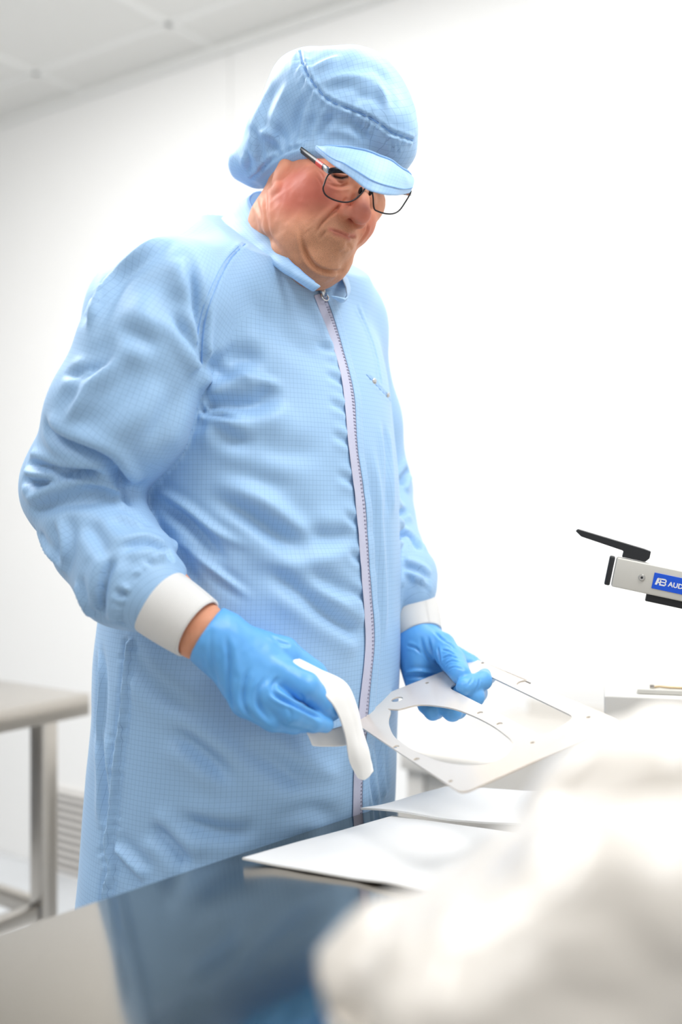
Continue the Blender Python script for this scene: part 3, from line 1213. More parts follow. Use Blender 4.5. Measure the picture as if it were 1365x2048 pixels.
for s in (-1, 1):
    body.sub(HE((s * 0.033, 0.101, 0.024), (0.021, 0.019, 0.013)), 0.008)
    body.add(Ell(HW(s * 0.0325, 0.0735, 0.024), 0.0150 * HS), 0.002)
# nose
body.chain([HW(0, 0.088, 0.032), HW(0, 0.104, 0.004), HW(0, 0.117, -0.017)], [0.0095 * HS, 0.011 * HS, 0.0158 * HS], 0.008)
for s in (-1, 1):
    body.add(HE((s * 0.0150, 0.1035, -0.024), (0.0085, 0.0125, 0.0095)), 0.004)
    body.sub(HE((s * 0.0080, 0.1130, -0.034), (0.0048, 0.0075, 0.005)), 0.002)
# lips
for s in (-1, 1):
    body.add(HCap((0, 0.1075, -0.0545), (s * 0.024, 0.0985, -0.060), 0.0036, 0.0020), 0.006)
    body.add(HCap((0, 0.1065, -0.0665), (s * 0.020, 0.0990, -0.064), 0.0044, 0.0022), 0.006)
    body.sub(HCap((0, 0.1135, -0.0605), (s * 0.029, 0.1000, -0.0640), 0.0016, 0.0010), 0.0025)
# far cheekbone and outer eye corner
body.add(Ell(P(748, 407, 1.292), (.0145, .02, .021)), .010)
# ears
for s in (-1, 1):
    body.add(HE((s * 0.073, -0.010, 0.006), (0.006, 0.014, 0.026)), 0.004)
    body.add(HE((s * 0.074, 0.002, -0.026), (0.006, 0.010, 0.011)), 0.004)

NECK_Z = 1.47


def squeeze(q):
    """finer cells on the head than below the collar: cells stretch fivefold in height under NECK_Z"""
    p = q.copy()
    lo = q[:, 2] < NECK_Z
    p[lo, 2] = NECK_Z - (NECK_Z - q[lo, 2]) * 5
    return p


def body_f(q):
    return body(squeeze(q)) * np.where(q[:, 2] < NECK_Z, 0.5, 1.0)


V, Q = surface_nets(body_f, (-0.5, 0.9, NECK_Z - NECK_Z / 5 - 0.004), (0.45, 1.85, 1.84), 0.0014, 1.9)
V = squeeze(V)
V = relax(V, Q, 3)
face = Shape(V, Q)
NP0 = face.V.copy()
lips = np.zeros(len(V)); lash = np.zeros(len(V))
for arr, pts, w in ((lips, [(661, 459), (680, 463), (697, 470), (712, 472)], .0026), (lips, [(670, 466), (684, 470), (700, 476)], .0030),
                    (lash, [(665, 352), (673, 355), (685, 357), (697, 355)], .0016)):
    pth = face.trace(pts)
    if pth is not None:
        i, d, t, sd = face.near(pth, w * 3)
        arr[i] = np.maximum(arr[i], np.exp(-(d / w) ** 2))
# mouth, eyes
face.fold([(656, 460), (666, 460), (680, 464), (692, 469), (702, 473), (715, 473)], -0.0032, 0.0012, (.2, .15))
face.fold([(664, 351), (672, 354), (684, 356), (699, 354)], -0.0022, 0.0011, (.2, .2))
face.fold([(662, 343), (676, 344), (690, 347), (701, 352)], -0.0020, 0.0014, (.3, .3), 0.0008)
face.fold([(652, 360), (664, 370), (680, 374), (698, 370), (707, 362)], -0.0018, 0.0022, (.3, .3), 0.0012)
face.fold([(650, 352), (660, 362), (676, 366), (694, 363)], -0.0008, 0.0015, (.3, .3), 0.0005)
# smile folds, jowls, neck
face.fold([(684, 408), (672, 418), (655, 433), (641, 448), (635, 462), (634, 478)], -0.0038, 0.0026, (.15, .4), 0.0018, side=1)
face.fold([(656, 460), (648, 466), (642, 476), (641, 486)], -0.0022, 0.0024, (.3, .5), 0.0010)
face.fold([(736, 446), (734, 462), (723, 480), (713, 492)], -0.0022, 0.0022, (.2, .4), 0.0010)
face.fold([(595, 440), (602, 465), (607, 490), (618, 518), (632, 534), (650, 542), (672, 544), (694, 538)], -0.0046, 0.0029, (.4, .3), 0.0022)
face.fold([(664, 486), (678, 489), (694, 490), (706, 489)], -0.0014, 0.0045, (.3, .3), 0.0012)
face.fold([(532, 380), (533, 420), (538, 462), (556, 496), (580, 520)], -0.0014, 0.0040, (.3, .3), 0.0014)
face.fold([(512, 380), (516, 410), (528, 440)], -0.0009, 0.0040, (.3, .3), 0.0012)
face.fold([(686, 412), (687, 404), (693, 398), (700, 397)], -0.0014, 0.0014, (.3, .3))
for pts in ([(636, 340), (644, 350), (650, 362)], [(640, 336), (648, 344), (656, 350)], [(631, 350), (640, 362), (646, 376)]):
    face.fold(pts, -0.0008, 0.0012, (.4, .4), 0.0003)
for pts in ([(598, 466), (622, 447), (646, 432)], [(600, 478), (618, 462), (634, 452)], [(608, 452), (630, 436), (650, 425)]):
    face.fold(pts, -0.0006, 0.0016, (.4, .4), 0.0003)
face.V += face.N * (0.00035 * vnoise(face.V * 160, 3) + 0.0005 * vnoise(face.V * 60, 4))[:, None] * (face.V[:, 2] > 1.45)[:, None]

# pigment: rosy cheeks and nose, stubble area, lips, dark lash line
HLp = to_head(NP0)


def blob(c, r):
    return np.exp(-(((HLp - np.array(c)) / np.array(r)) ** 2).sum(1))


rosy = np.clip(1.1 * blob((-.050, .055, -.014), (.032, .06, .030)) + blob((.048, .055, -.012), (.026, .05, .026)) +
               1.1 * blob((0, .115, -.018), (.02, .03, .022)) + .6 * blob((-.062, .03, -.02), (.04, .05, .05)) + .5 * blob((-.058, .03, -.05), (.03, .04, .03)), 0, 1)
stub = np.clip(1.3 * blob((0, .085, -.085), (.045, .06, .038)) + .6 * blob((-.04, .05, -.085), (.03, .05, .03)) +
               .9 * blob((0, .11, -.043), (.026, .03, .012)) + .5 * blob((0, .05, -.125), (.06, .06, .03)), 0, 1) * (HLp[:, 2] < -.03)
body_o = mesh_np('body', face.V, face.Q, None, person)
set_attr(body_o, 'pig', np.stack([rosy, stub, lips], 1))
set_attr(body_o, 'lash', lash, 'FLOAT')


def skin_material():
    t = NT('skin')
    a = t.n('ShaderNodeAttribute', attribute_name='pig')
    sp = t.n('ShaderNodeSeparateXYZ'); t.l(a.outputs['Vector'], sp.inputs[0])
    la = t.n('ShaderNodeAttribute', attribute_name='lash')
    c = t.coord()
    mot = t.noise(55, 4, c)
    base = t.mix(mot, lin(216, 146, 112), lin(230, 168, 136))
    base = t.mix(t.math('MULTIPLY', sp.outputs[0], 0.72), base, t.mix(mot, lin(186, 74, 66), lin(205, 98, 84)))
    base = t.mix(t.math('MULTIPLY', sp.outputs[1], 0.55), base, lin(186, 136, 100))
    dots = t.noise(2400, 1, c)
    dm = t.n('ShaderNodeMapRange'); dm.inputs[1].default_value = 0.54; dm.inputs[2].default_value = 0.64
    t.l(dots, dm.inputs[0])
    base = t.mix(t.math('MULTIPLY', t.math('MULTIPLY', dm.outputs[0], sp.outputs[1]), 0.65), base, lin(92, 66, 52))
    base = t.mix(t.math('MULTIPLY', sp.outputs[2], 0.6), base, lin(188, 96, 88))
    base = t.mix(la.outputs['Fac'], base, lin(48, 34, 28))
    t.l(base, t.b.inputs['Base Color'])
    t.set(Roughness=0.58)
    t.b.inputs['Specular IOR Level'].default_value = 0.35
    t.b.inputs['Subsurface Weight'].default_value = 0.12
    t.b.inputs['Subsurface Radius'].default_value = (0.006, 0.0025, 0.0015)
    t.b.inputs['Subsurface Scale'].default_value = 1.0
    p1 = t.noise(900, 2, c)
    t.l(t.bump(p1, 0.25, 0.0004), t.b.inputs['Normal'])
    return t.m


body_o.data.materials.append(skin_material())

# ------------------------------------------------------------------ collar, zip, pocket snaps, cuffs
def loft_strip(rows_a, rows_b, n=70, m=7, bulge=0.0, centre=None):
    """Grid between two 3D curves (same parametrisation)."""
    A = catmull(np.array(rows_a), 12); B = catmull(np.array(rows_b), 12)
    ia = np.linspace(0, len(A) - 1, n); f = lambda C: np.stack([np.interp(ia, np.arange(len(C)), C[:, k]) for k in range(3)], 1)
    A, B = f(A), f(B)
    t = np.linspace(0, 1, m)
    G = A[:, None] * (1 - t)[None, :, None] + B[:, None] * t[None, :, None]
    if bulge and centre is not None:
        o = G - centre
        o[..., 2] = 0
        o /= np.linalg.norm(o, axis=-1)[..., None]
        G = G + o * (bulge * np.sin(pi * t))[None, :, None]
    return G


def grid_obj(name, G, mat, parent, thick=0.0012, uv=None, offset=0.0):
    n, m = G.shape[:2]
    idx = np.arange(n * m).reshape(n, m)
    q = np.stack([idx[:-1, :-1], idx[1:, :-1], idx[1:, 1:], idx[:-1, 1:]], -1).reshape(-1, 4)
    o = mesh_np(name, G.reshape(-1, 3), q, mat, parent)
    if uv is None:
        du = np.r_[0, np.cumsum(np.linalg.norm(np.diff(G[:, m // 2], axis=0), axis=1))]
        dv = np.r_[0, np.cumsum(np.linalg.norm(np.diff(G[n // 2], axis=0), axis=1))]
        uv = np.stack(np.meshgrid(du, dv, indexing='ij') + [np.zeros((n, m))], -1)
    set_attr(o, 'guv', uv)
    s = o.modifiers.new('thick', 'SOLIDIFY'); s.thickness = thick; s.offset = offset
    s = o.modifiers.new('smooth', 'SUBSURF'); s.levels = s.render_levels = 1
    return o


# stand collar: from the throat (zip side) round the nape to the far flap
top = [P(641, 573, 1.188), P(592, 532, 1.215), P(546, 482, 1.255), P(511, 430, 1.305), P(500, 393, 1.36), P(530, 385, 1.425), P(590, 420, 1.46),
       P(650, 490, 1.42), P(680, 545, 1.33), P(694, 588, 1.245), P(690, 602, 1.222)]
bot = [P(628, 584, 1.196), P(563, 542, 1.222), P(490, 486, 1.270), P(446, 442, 1.325), P(455, 430, 1.39), P(500, 425, 1.46), P(590, 450, 1.49),
       P(668, 515, 1.44), P(698, 570, 1.34), P(686, 605, 1.25), P(660, 592, 1.215)]
Gc = loft_strip(bot, top, 90, 7, 0.004, P(575, 480, 1.36))
Gc = Gc + 0.0016 * vnoise(Gc.reshape(-1, 3) * 60, 9).reshape(90, 7, 1) * np.array([1, 1, .4])
collar = grid_obj('collar', Gc, M_cloth, coat_o, 0.0022)
sx = Gc[:, 5] + (Gc[:, 5] - P(575, 480, 1.36)) * 0.012
tube_obj('stitching', Gc[2:64, 6], 0.0011, M_cloth_seam, collar, 6)

# zip down the front: white tape, teeth and the cloth fly beside it
zip_px = [(634, 583), (648, 622), (664, 665), (680, 715), (692, 765), (698, 815), (702, 870), (708, 925), (716, 985), (722, 1050), (727, 1110), (731, 1170),
          (735, 1230), (738, 1290), (733, 1350), (726, 1410), (720, 1470), (716, 1530), (714, 1590), (713, 1650), (713, 1720), (713, 1800)]
path = coat.trace(zip_px, 8)
path = relax_path = np.apply_along_axis(lambda c: np.convolve(np.pad(c, 4, mode='edge'), np.ones(9) / 9, 'valid'), 0, path)


def surf_normals(path):
    kd = coat.bvh
    out = []
    for p in path:
        r = kd.find_nearest(Vector(p))
        out.append(np.array(r[1]))
    out = np.array(out)
    out = np.apply_along_axis(lambda c: np.convolve(np.pad(c, 6, mode='edge'), np.ones(13) / 13, 'valid'), 0, out)
    return out / np.linalg.norm(out, axis=1)[:, None]


zn = surf_normals(path)
zt = np.gradient(path, axis=0); zt /= np.linalg.norm(zt, axis=1)[:, None]
zs = np.cross(zn, zt); zs *= np.sign((zs * np.array([1, 0, 0])).sum(1))[:, None]      # toward the wearer's left (image right)


def ribbon(off0, off1, h0, h1, m=4):
    t = np.linspace(0, 1, m)
    return path[:, None] + zs[:, None] * (off0 + (off1 - off0) * t)[None, :, None] + zn[:, None] * (h0 + (h1 - h0) * t)[None, :, None]


wob = (0.0012 * np.sin(np.arange(len(path)) * 0.21))[:, None]
M_tape = plain('white_zip_tape', lin(192, 194, 216), 0.7, noise=0.03, scale=400)
M_metal = plain('zip_metal', (0.62, 0.62, 0.62, 1), 0.25, metal=1.0, noise=0.08, scale=200)
zipper = grid_obj('zipper', ribbon(-0.0085, 0.0100, 0.0014, 0.0022, 6), M_tape, coat_o, 0.0010)
tb = []
L = np.r_[0, np.cumsum(np.linalg.norm(np.diff(path, axis=0), axis=1))]
teeth = bmesh.new()
for s in np.arange(0.004, L[-1], 0.0019):
    i = min(int(np.searchsorted(L, s)), len(path) - 1)
    add_box(teeth, path[i] + zs[i] * 0.0062 + zn[i] * 0.0026, (0.0036, 0.0013, 0.0014), (zs[i], zt[i], zn[i]))
M_teeth = plain('grey_zip_teeth', lin(188, 190, 214), 0.4, noise=0.05, scale=300)
obj_bm('teeth', teeth, M_teeth, zipper)
fly = grid_obj('front_placket', ribbon(0.0080, 0.0240, 0.0032, 0.0006, 5) + (zs * wob)[:, None], M_cloth, coat_o, 0.0018)
# slider with ring pull
sl = bmesh.new()
a = path[1]
add_box(sl, path[1] + zs[1] * 0.005 + zn[1] * 0.005, (0.007, 0.011, 0.004), (zs[1], zt[1], zn[1]), 0.0012)
slider = obj_bm('slider', sl, M_metal, zipper); auto_smooth(slider)
ang = np.linspace(0, 2 * pi, 25)
rc = path[3] + zs[3] * 0.004 + zn[3] * 0.006
ring = rc + 0.0052 * (np.cos(ang)[:, None] * zs[3] + np.sin(ang)[:, None] * (zt[3] + .25 * zn[3]))
V_, F_ = tube_geo(ring, 0.0009, 8, caps=False)
mesh_np('ring_pull', V_, F_, M_metal, zipper)

# two snaps on the chest pocket
for x, y in ((748, 763), (775, 790)):
    h = coat.hit(x, y)
    if h is None:
        h = coat.hit(x - 8, y)
    n = np.array(coat.bvh.find_nearest(Vector(h))[1])
    r = 0.0042
    prof = [(0, .0028), (.0012, .0026), (.002, .0012), (.0036, .0012), (.0042, 0)]
    t1 = unit(np.cross(n, [0, 0, 1])); t2 = np.cross(n, t1)
    Vs, Fs = [], []
    for q, (rr, hh) in enumerate(prof):
        for j in range(16):
            an = 2 * pi * j / 16
            Vs.append(h + n * (hh + .0008) + rr * (cos(an) * t1 + sin(an) * t2))
    for q in range(len(prof) - 1):
        for j in range(16):
            k2 = (j + 1) % 16
            Fs.append([q * 16 + j, (q + 1) * 16 + j, (q + 1) * 16 + k2, q * 16 + k2])
    o = mesh_np('snap_button', Vs, Fs, M_metal, coat_o); recalc(o)


def rib_material():
    t = NT('white_rib_knit')
    a = t.n('ShaderNodeAttribute', attribute_name='guv')
    sp = t.n('ShaderNodeSeparateXYZ'); t.l(a.outputs['Vector'], sp.inputs[0])
    w = t.math('SINE', t.math('MULTIPLY', sp.outputs[1], 2 * pi / 0.0019))
    w2 = t.math('SINE', t.math('MULTIPLY', sp.outputs[0], 2 * pi / 0.0016))
    hgt = t.math('ADD', w, t.math('MULTIPLY', w2, 0.3))
    fac = t.math('ADD', 0.5, t.math('MULTIPLY', w, 0.35))
    t.l(t.mix(fac, (0.72, 0.715, 0.70, 1), (0.84, 0.835, 0.82, 1)), t.b.inputs['Base Color'])
    t.set(Roughness=0.85)
    t.l(t.bump(hgt, 0.5, 0.0006), t.b.inputs['Normal'])
    return t.m


M_rib = rib_material()


def cuff(pts, rads, ref=None):
    pth = catmull(np.array(pts), 10)
    rr = catmull(np.array(rads)[:, None], 10)[:, 0]
    # turn the hem in at the open end
    t = unit(pth[-1] - pth[-2])
    pth = np.vstack([pth, pth[-1] + t * .0012, pth[-1] + t * .0008, pth[-1] - t * .012])
    rr = np.r_[rr, rr[-1] - .0016, rr[-1] - .0034, rr[-1] - .0045]
    seg = 48
    Vc, Fc = tube_geo(pth, 1.0, seg, caps=False)
    n = len(pth)
    t_, N_, B_ = frames(pth[:-2])
    N_ = np.vstack([N_, N_[-1:], N_[-1:]]); B_ = np.vstack([B_, B_[-1:], B_[-1:]])
    th = np.linspace(0, 2 * pi, seg, endpoint=False)
    Vc = (pth[:, None] + rr[:, None, None] * (np.cos(th)[None, :, None] * N_[:, None] + np.sin(th)[None, :, None] * B_[:, None])).reshape(-1, 3)
    Fq = np.array(Fc)
    o = mesh_np('cuff', Vc, Fq, M_rib, coat_o)
    lens = np.r_[0, np.cumsum(np.linalg.norm(np.diff(pth, axis=0), axis=1))]
    uv = np.stack(np.meshgrid(lens * 0, th * 0.037, indexing='ij') + [np.zeros((n, seg))], -1)
    uv[..., 1] = lens[:, None]; uv[..., 0] = th[None] * 0.037
    set_attr(o, 'guv', uv)
    recalc(o)
    return o


cuff([P(285, 1181, 1.128), P(322, 1206, 1.118), P(360, 1232, 1.110), P(395, 1256, 1.103)], [0.0375, 0.0385, 0.0372, 0.0348])
cuff([P(822, 1190, 1.412), P(830, 1222, 1.400), P(836, 1250, 1.388), P(841, 1268, 1.380)], [0.0310, 0.0325, 0.0315, 0.0295])

# ------------------------------------------------------------------ trousers and shoes (below the coat)
M_trouser = plain('blue_trouser_cloth', lin(120, 165, 220), 0.7, noise=0.05, scale=30)
M_shoe = plain('white_shoe', (0.75, 0.75, 0.74, 1), 0.4, noise=0.02)
M_sole = plain('grey_sole', (0.35, 0.36, 0.38, 1), 0.6)
for hip, knee, ank, toe in FEET:
    lg = catmull(np.array([hip - [0, 0, .05], knee, ank + [0, 0, .0]]), 12)
    tube_obj('trouser_leg', lg, np.interp(np.linspace(0, 1, len(lg)), [0, .5, 1], [.105, .078, .068]), M_trouser, person, 24)
    sh = Sdf().add(Cap(ank - np.array([0, 0, .035]), toe + np.array([0, 0, .012]), .046, .038), .02).add(Cap(ank - np.array([0, 0, .05]) - FWD * .03, ank - np.array([0, 0, .02]), .045, .044), .02)
    sh.cut(lambda p: 0.02 - p[:, 2], 0)
    Vs, Qs = surface_nets(sh, np.minimum(ank, toe) - .1, np.maximum(ank, toe) + .1, .006)
    shoe = mesh_np('shoe', relax(Vs, Qs, 2), Qs, M_shoe, person)
    so = Sdf().add(Cap(ank * [1, 1, 0] - FWD * .03, toe * [1, 1, 0] + FWD * .01, .05, .044), 0)
    so.cut(lambda p: np.maximum(p[:, 2] - .022, 0.0005 - p[:, 2]), 0)
    Vs, Qs = surface_nets(so, np.minimum(ank, toe) * [1, 1, 0] - .1, np.maximum(ank, toe) * [1, 1, 0] + .1, .005)
    mesh_np('sole', Vs, Qs, M_sole, shoe)

# ------------------------------------------------------------------ soft hood cap with a peak
def PE(x, y, d, rx, rh, rz, R=None):
    return Ell(P(x, y, d), (rx, rh, rz), R)


cap_sdf = Sdf()
cap_sdf.add(PE(694, 217, 1.285, 0.076, 0.080, 0.070), 0.02)
cap_sdf.add(PE(614, 212, 1.305, 0.052, 0.074, 0.064), 0.02)
cap_sdf.add(PE(548, 285, 1.320, 0.037, 0.070, 0.045), 0.02)
cap_sdf.add(PE(778, 272, 1.270, 0.036, 0.066, 0.047), 0.02)
cap_sdf.add(PE(486, 331, 1.345, 0.018, 0.040, 0.014), 0.02)
cap_sdf.add(PE(515, 331, 1.330, 0.022, 0.050, 0.022), 0.02)
cap_sdf.add(HE((0, -0.012, 0.045), (0.083, 0.104, 0.103)), 0.015)


def cap_open(p):
    q = to_head(p)
    return (0.020 + 0.31 * q[:, 1] + 0.00 * np.abs(q[:, 0]) - 0.016 * np.exp(-((q[:, 1] + .115) / .03) ** 2) - q[:, 2]) * HS * 0.95


cap_sdf.cut(cap_open, 0.012)
V, Q = surface_nets(cap_sdf, (-0.22, 1.12, 1.60), (0.16, 1.48, 1.90), 0.0024)
V = relax(V, Q, 3)
cap = Shape(V, Q)
V0 = V.copy()
cap.V += cap.N * (0.0020 * vnoise(V0 * 22, 41) + 0.0012 * vnoise(V0 * 55, 42))[:, None]
cap.refresh()
seam = [(599, 99), (607, 128), (623, 161), (649, 193), (675, 209), (717, 225), (749, 241), (781, 264), (797, 270), (828, 281)]
gathers(cap, seam[:8], ((-.35, 1), (-.15, 1)), 14, 46, -.0028, .0034, 13, .0014)
gathers(cap, seam[7:], ((-.1, 1), (0, 1)), 4, 22, -.0018, .0030, 16, .0008)
gathers(cap, seam[:8], ((.8, -.1), (.35, -.9)), 10, 30, -.0016, .0034, 14, .0008)
cap.fold(seam, -.0042, .0022, (.02, .02), .0020, .0028)
for pts, a, w in (([(612, 180), (598, 230), (587, 290)], -.0040, .0070), ([(634, 222), (620, 258), (606, 292)], -.0035, .0060), ([(668, 222), (650, 255), (636, 285)], -.0036, .0060),
                  ([(585, 150), (556, 220), (530, 300)], .0030, .0080), ([(560, 160), (530, 220), (512, 290)], -.0026, .0090),
                  ([(510, 262), (540, 270), (570, 300)], .0040, .0060), ([(502, 250), (520, 300), (528, 330)], -.0036, .0060),
                  ([(494, 300), (500, 325), (496, 345)], -.0040, .0050), ([(700, 240), (720, 262), (742, 285)], -.0030, .0055),
                  ([(640, 262), (680, 264), (730, 282)], .0026, .0070)):
    cap.fold(pts, a, w, (.3, .3), -a * .6)
for pts, a, w in (([(612, 146), (645, 128), (690, 110)], .0030, .0060), ([(634, 170), (690, 154), (752, 158)], .0034, .0060), ([(752, 160), (770, 195), (780, 228)], .0034, .0050),
                  ([(690, 200), (740, 196), (790, 215)], -.0026, .0070), ([(700, 130), (750, 140), (790, 180)], -.0024, .0080), ([(650, 180), (700, 176), (745, 200)], -.0022, .0070)):
    cap.fold(pts, a, w, (.35, .35), -a * .5)
cap.bump(546, 288, -.004, .016)
cap.fold([(781, 266), (783, 284), (786, 304)], -.0022, .0018, (.05, .05), .0012)
cap.fold([(790, 270), (793, 288), (797, 308)], -.0018, .0016, (.05, .05), .0010)
edge = [(502, 360), (520, 342), (543, 320), (575, 301), (610, 292)]
cap.fold(edge, -.0030, .0026, (.05, .05), .0018)
gathers(cap, edge, ((-.5, -.9), (-.2, -1)), 12, 20, -.0024, .0026, 15, .0012)
cap.V = relax(cap.V, cap.Q, 1, 0.3)
cap.refresh()

cap_o = mesh_np('cap', cap.V, cap.Q, M_cloth, person)
q = (V - P(640, 230, 1.29)) @ HR
th = np.arctan2(q[:, 0], q[:, 1])
ph = np.arctan2(q[:, 2], np.hypot(q[:, 0], q[:, 1]))
_p = cap.trace(seam, 10)
if _p is not None:
    _p = np.apply_along_axis(lambda c: np.convolve(np.pad(c, 2, mode='edge'), np.ones(5) / 5, 'valid'), 0, _p)
    tube_obj('seam', _p, 0.0009, M_cloth_seam, cap_o, 6)
set_attr(cap_o, 'guv', 0.088 * np.stack([.8 * th + .6 * ph, .8 * ph - .6 * th, 0 * th], 1))

vin = [P(636, 297, 1.212), P(668, 295, 1.192), P(705, 298, 1.180), P(742, 305, 1.174), P(778, 320, 1.185), P(806, 338, 1.215), P(822, 352, 1.255)]
vout = [P(631, 301, 1.206), P(660, 325, 1.176), P(690, 347, 1.155), P(722, 371, 1.142), P(755, 388, 1.142), P(790, 391, 1.165), P(820, 386, 1.215)]
Gv = loft_strip(vin, vout, 60, 12)
nv = np.cross(np.gradient(Gv, axis=0), np.gradient(Gv, axis=1)); nv /= np.linalg.norm(nv, axis=-1)[..., None]
nv *= np.sign(nv[..., 1:2]) * -1
tt = np.linspace(0, 1, 12)
Gv = Gv + nv * (0.005 * np.sin(pi * tt) ** 1 + 0.0012 * np.exp(-((tt - .82) / .06) ** 2))[None, :, None]
Gv = Gv + nv * (0.0014 * vnoise(Gv.reshape(-1, 3) * 70, 12).reshape(60, 12, 1))
visor = grid_obj('cap_peak', Gv, M_cloth, cap_o, 0.0022)
# peak stitching
tube_obj('stitching', Gv[1:-1, 9] + nv[1:-1, 9] * .0016, 0.00055, M_cloth_seam, visor, 6)
tube_obj('piping', Gv[:, 0] + nv[:, 0] * .001, 0.0016, M_cloth_seam, visor, 8)

# ------------------------------------------------------------------ glasses
GR = head_axes(radians(40), radians(15), radians(-11))
GB = P(738, 378, 1.222)


def gp(x, y, push=0.0):
    """point of the glasses' front at a pixel of the photo, on the plane of the lenses"""
    r = ray(x, y)
    t = ((GB + GR[:, 1] * push - EYE) @ GR[:, 1]) / (r @ GR[:, 1])
    return EYE + r * t


M_gframe = plain('black_spectacle_metal', lin(48, 46, 46), 0.3, metal=0.6, noise=0.05)
M_gblack = plain('black_spectacle_plastic', lin(30, 30, 32), 0.35)
M_gred = plain('red_spectacle_plastic', lin(205, 50, 42), 0.35)
M_lens = NT('lens_glass')
M_lens.set(Roughness=0.02)
M_lens.b.inputs['Transmission Weight'].default_value = 1.0
M_lens.b.inputs['IOR'].default_value = 1.02
M_lens = M_lens.m
gl = empty('eyeglasses', GB, 'black rimmed eyeglasses with red temple tips worn by the person under the cap peak', 'glasses')


def closed(pts, n=8):
    p = np.array(pts + [pts[0]])
    return catmull(np.vstack([p[-2], p, p[1]]), n)[n:-n]


nearL = [gp(659, 348), gp(649, 368), gp(647, 380), gp(654, 392), gp(672, 401), gp(692, 404.5), gp(708, 400), gp(722, 388), gp(733, 373), gp(736, 362), gp(712, 352), (gp(684, 345))]
farL = [gp(747, 377), gp(747, 398), gp(749, 417), gp(757, 423), gp(773, 427.5), gp(788, 427), gp(800, 420), gp(812, 403), gp(821, 387), gp(820, 380), gp(795, 372), gp(768, 369)]
for pts in (nearL, farL):
    c = closed(pts, 7)
    Vr, Fr = tube_geo(np.vstack([c, c[1:2]]), 0.00095, 8, caps=False)
    c = c[:-1]
    mesh_np('rim', Vr, Fr, M_gframe, gl)
    ctr = c.mean(0)
    n = len(c)
    bulge = GR[:, 1]
    rings = []
    for s, hgt in ((1.0, 0.0), (0.6, 0.0012), (0.2, 0.0018)):
        rings.append(ctr + (c - ctr) * s + bulge * hgt)
    Vl = np.vstack(rings + [(ctr + bulge * .002)[None]])
    Fl = []
    for a in range(2):
        for i in range(n):
            k2 = (i + 1) % n
            Fl.append([a * n + i, a * n + k2, (a + 1) * n + k2, (a + 1) * n + i])
    for i in range(n):
        Fl.append([2 * n + i, 2 * n + (i + 1) % n, 3 * n])
    lo = mesh_np('lens', Vl, Fl, M_lens, gl)
    m = lo.modifiers.new('thick', 'SOLIDIFY'); m.thickness = 0.0010
tube_obj('bridge', catmull(np.array([gp(735, 364), gp(741, 364, .003), gp(748, 378)]), 6), 0.0011, M_gframe, gl, 8)
# brow bar, hinges and temples
hb = gp(655, 340)
tube_obj('brow_bar', catmull(np.array([gp(657, 346), gp(664, 340, .001), gp(680, 339, .001), gp(700, 345, .001)]), 6), [.0028, .0028] * 6 + [.0028] * 6 + [.0016], M_gframe, gl, 8, 0.6)
ear_r = HW(-0.082, 0.015, 0.032)
for s, h0, e in ((-1, gp(657, 341, .0), P(607, 303, 1.232)), (1, gp(823, 386), P(742, 372, 1.36))):
    dv = e - h0
    T = tube_obj('temple', catmull(np.array([h0 + dv * .05, h0 + dv * .35, h0 + dv * .7, e, e + dv * .1]), 6),
                 0.0036, M_gblack, gl, 8, 0.42)
    tube_obj('red_band', np.array([h0 + dv * .20, h0 + dv * .30, h0 + dv * .45]), 0.00385, M_gred, T, 8, 0.46)
    box_obj('hinge', h0 + dv * .07, (0.011, 0.0042, 0.0075), (unit(dv), unit(np.cross(dv, UP)), UP), 0.0008, M_metal, T)
for x, y in ((721, 381), (742, 384)):
    f = Ell(gp(x, y, -.004), (.0018, .003, .0046), GR)
    Vp, Qp = surface_nets(f, gp(x, y, -.004) - .009, gp(x, y, -.004) + .009, .0008)
    mesh_np('nose_pad', Vp, Qp, M_gblack, gl)

# ------------------------------------------------------------------ gloves
def glove_material():
    t = NT('blue_nitrile')
    c = t.coord()
    n = t.noise(40, 3, c)
    t.l(t.mix(n, lin(84, 160, 230), lin(106, 178, 238)), t.b.inputs['Base Color'])
    t.set(Roughness=0.38)
    t.b.inputs['Subsurface Weight'].default_value = 0.08
    t.b.inputs['Subsurface Radius'].default_value = (0.002, 0.003, 0.005)
    w = t.noise(160, 3, c)
    t.l(t.bump(w, 0.15, 0.0012), t.b.inputs['Normal'])
    return t.m


M_glove = glove_material()


def finger(sd, pts, rs, k=0.004):
    f = Sdf().chain(pts, rs, 0.003)
    sd.ops.append(('u', f, k))


class Opened:
    """glove mouth: cut square across the wrist"""
    def __init__(s, c, n):
        s.c, s.n = c, unit(n)

    def __call__(s, p):
        return (s.c - p) @ s.n


# right hand (near the camera): fingers together, pressing the folded wipe
gr_ = Sdf()
W = P(412, 1266, 1.105)
mcp = [P(566, 1306, 1.128), P(549, 1342, 1.106), P(523, 1380, 1.094), P(492, 1404, 1.092)]
gr_.chain([P(388, 1250, 1.107), W, P(440, 1284, 1.105)], [0.0290, 0.0285, 0.0290], 0.01)
for m, r in zip(mcp, (.0175, .0180, .0175, .0165)):
    gr_.add(Cap(P(440, 1284, 1.107), m, .0270, r), 0.012)
finger(gr_, [mcp[0], P(628, 1348, 1.136), P(662, 1392, 1.150), P(676, 1416, 1.158)], [.0165, .0140, .0118, .0095], .006)
finger(gr_, [mcp[1], P(612, 1374, 1.100), P(646, 1404, 1.114), P(660, 1419, 1.122)], [.0175, .0155, .0135, .0110], .004)
finger(gr_, [mcp[2], P(584, 1428, 1.086), P(628, 1444, 1.100), P(652, 1449, 1.112)], [.0165, .0130, .0108, .0088], .002)
finger(gr_, [mcp[3], P(545, 1441, 1.090), P(588, 1449, 1.098), P(612, 1450, 1.108)], [.0155, .0118, .0100, .0085], .0035)
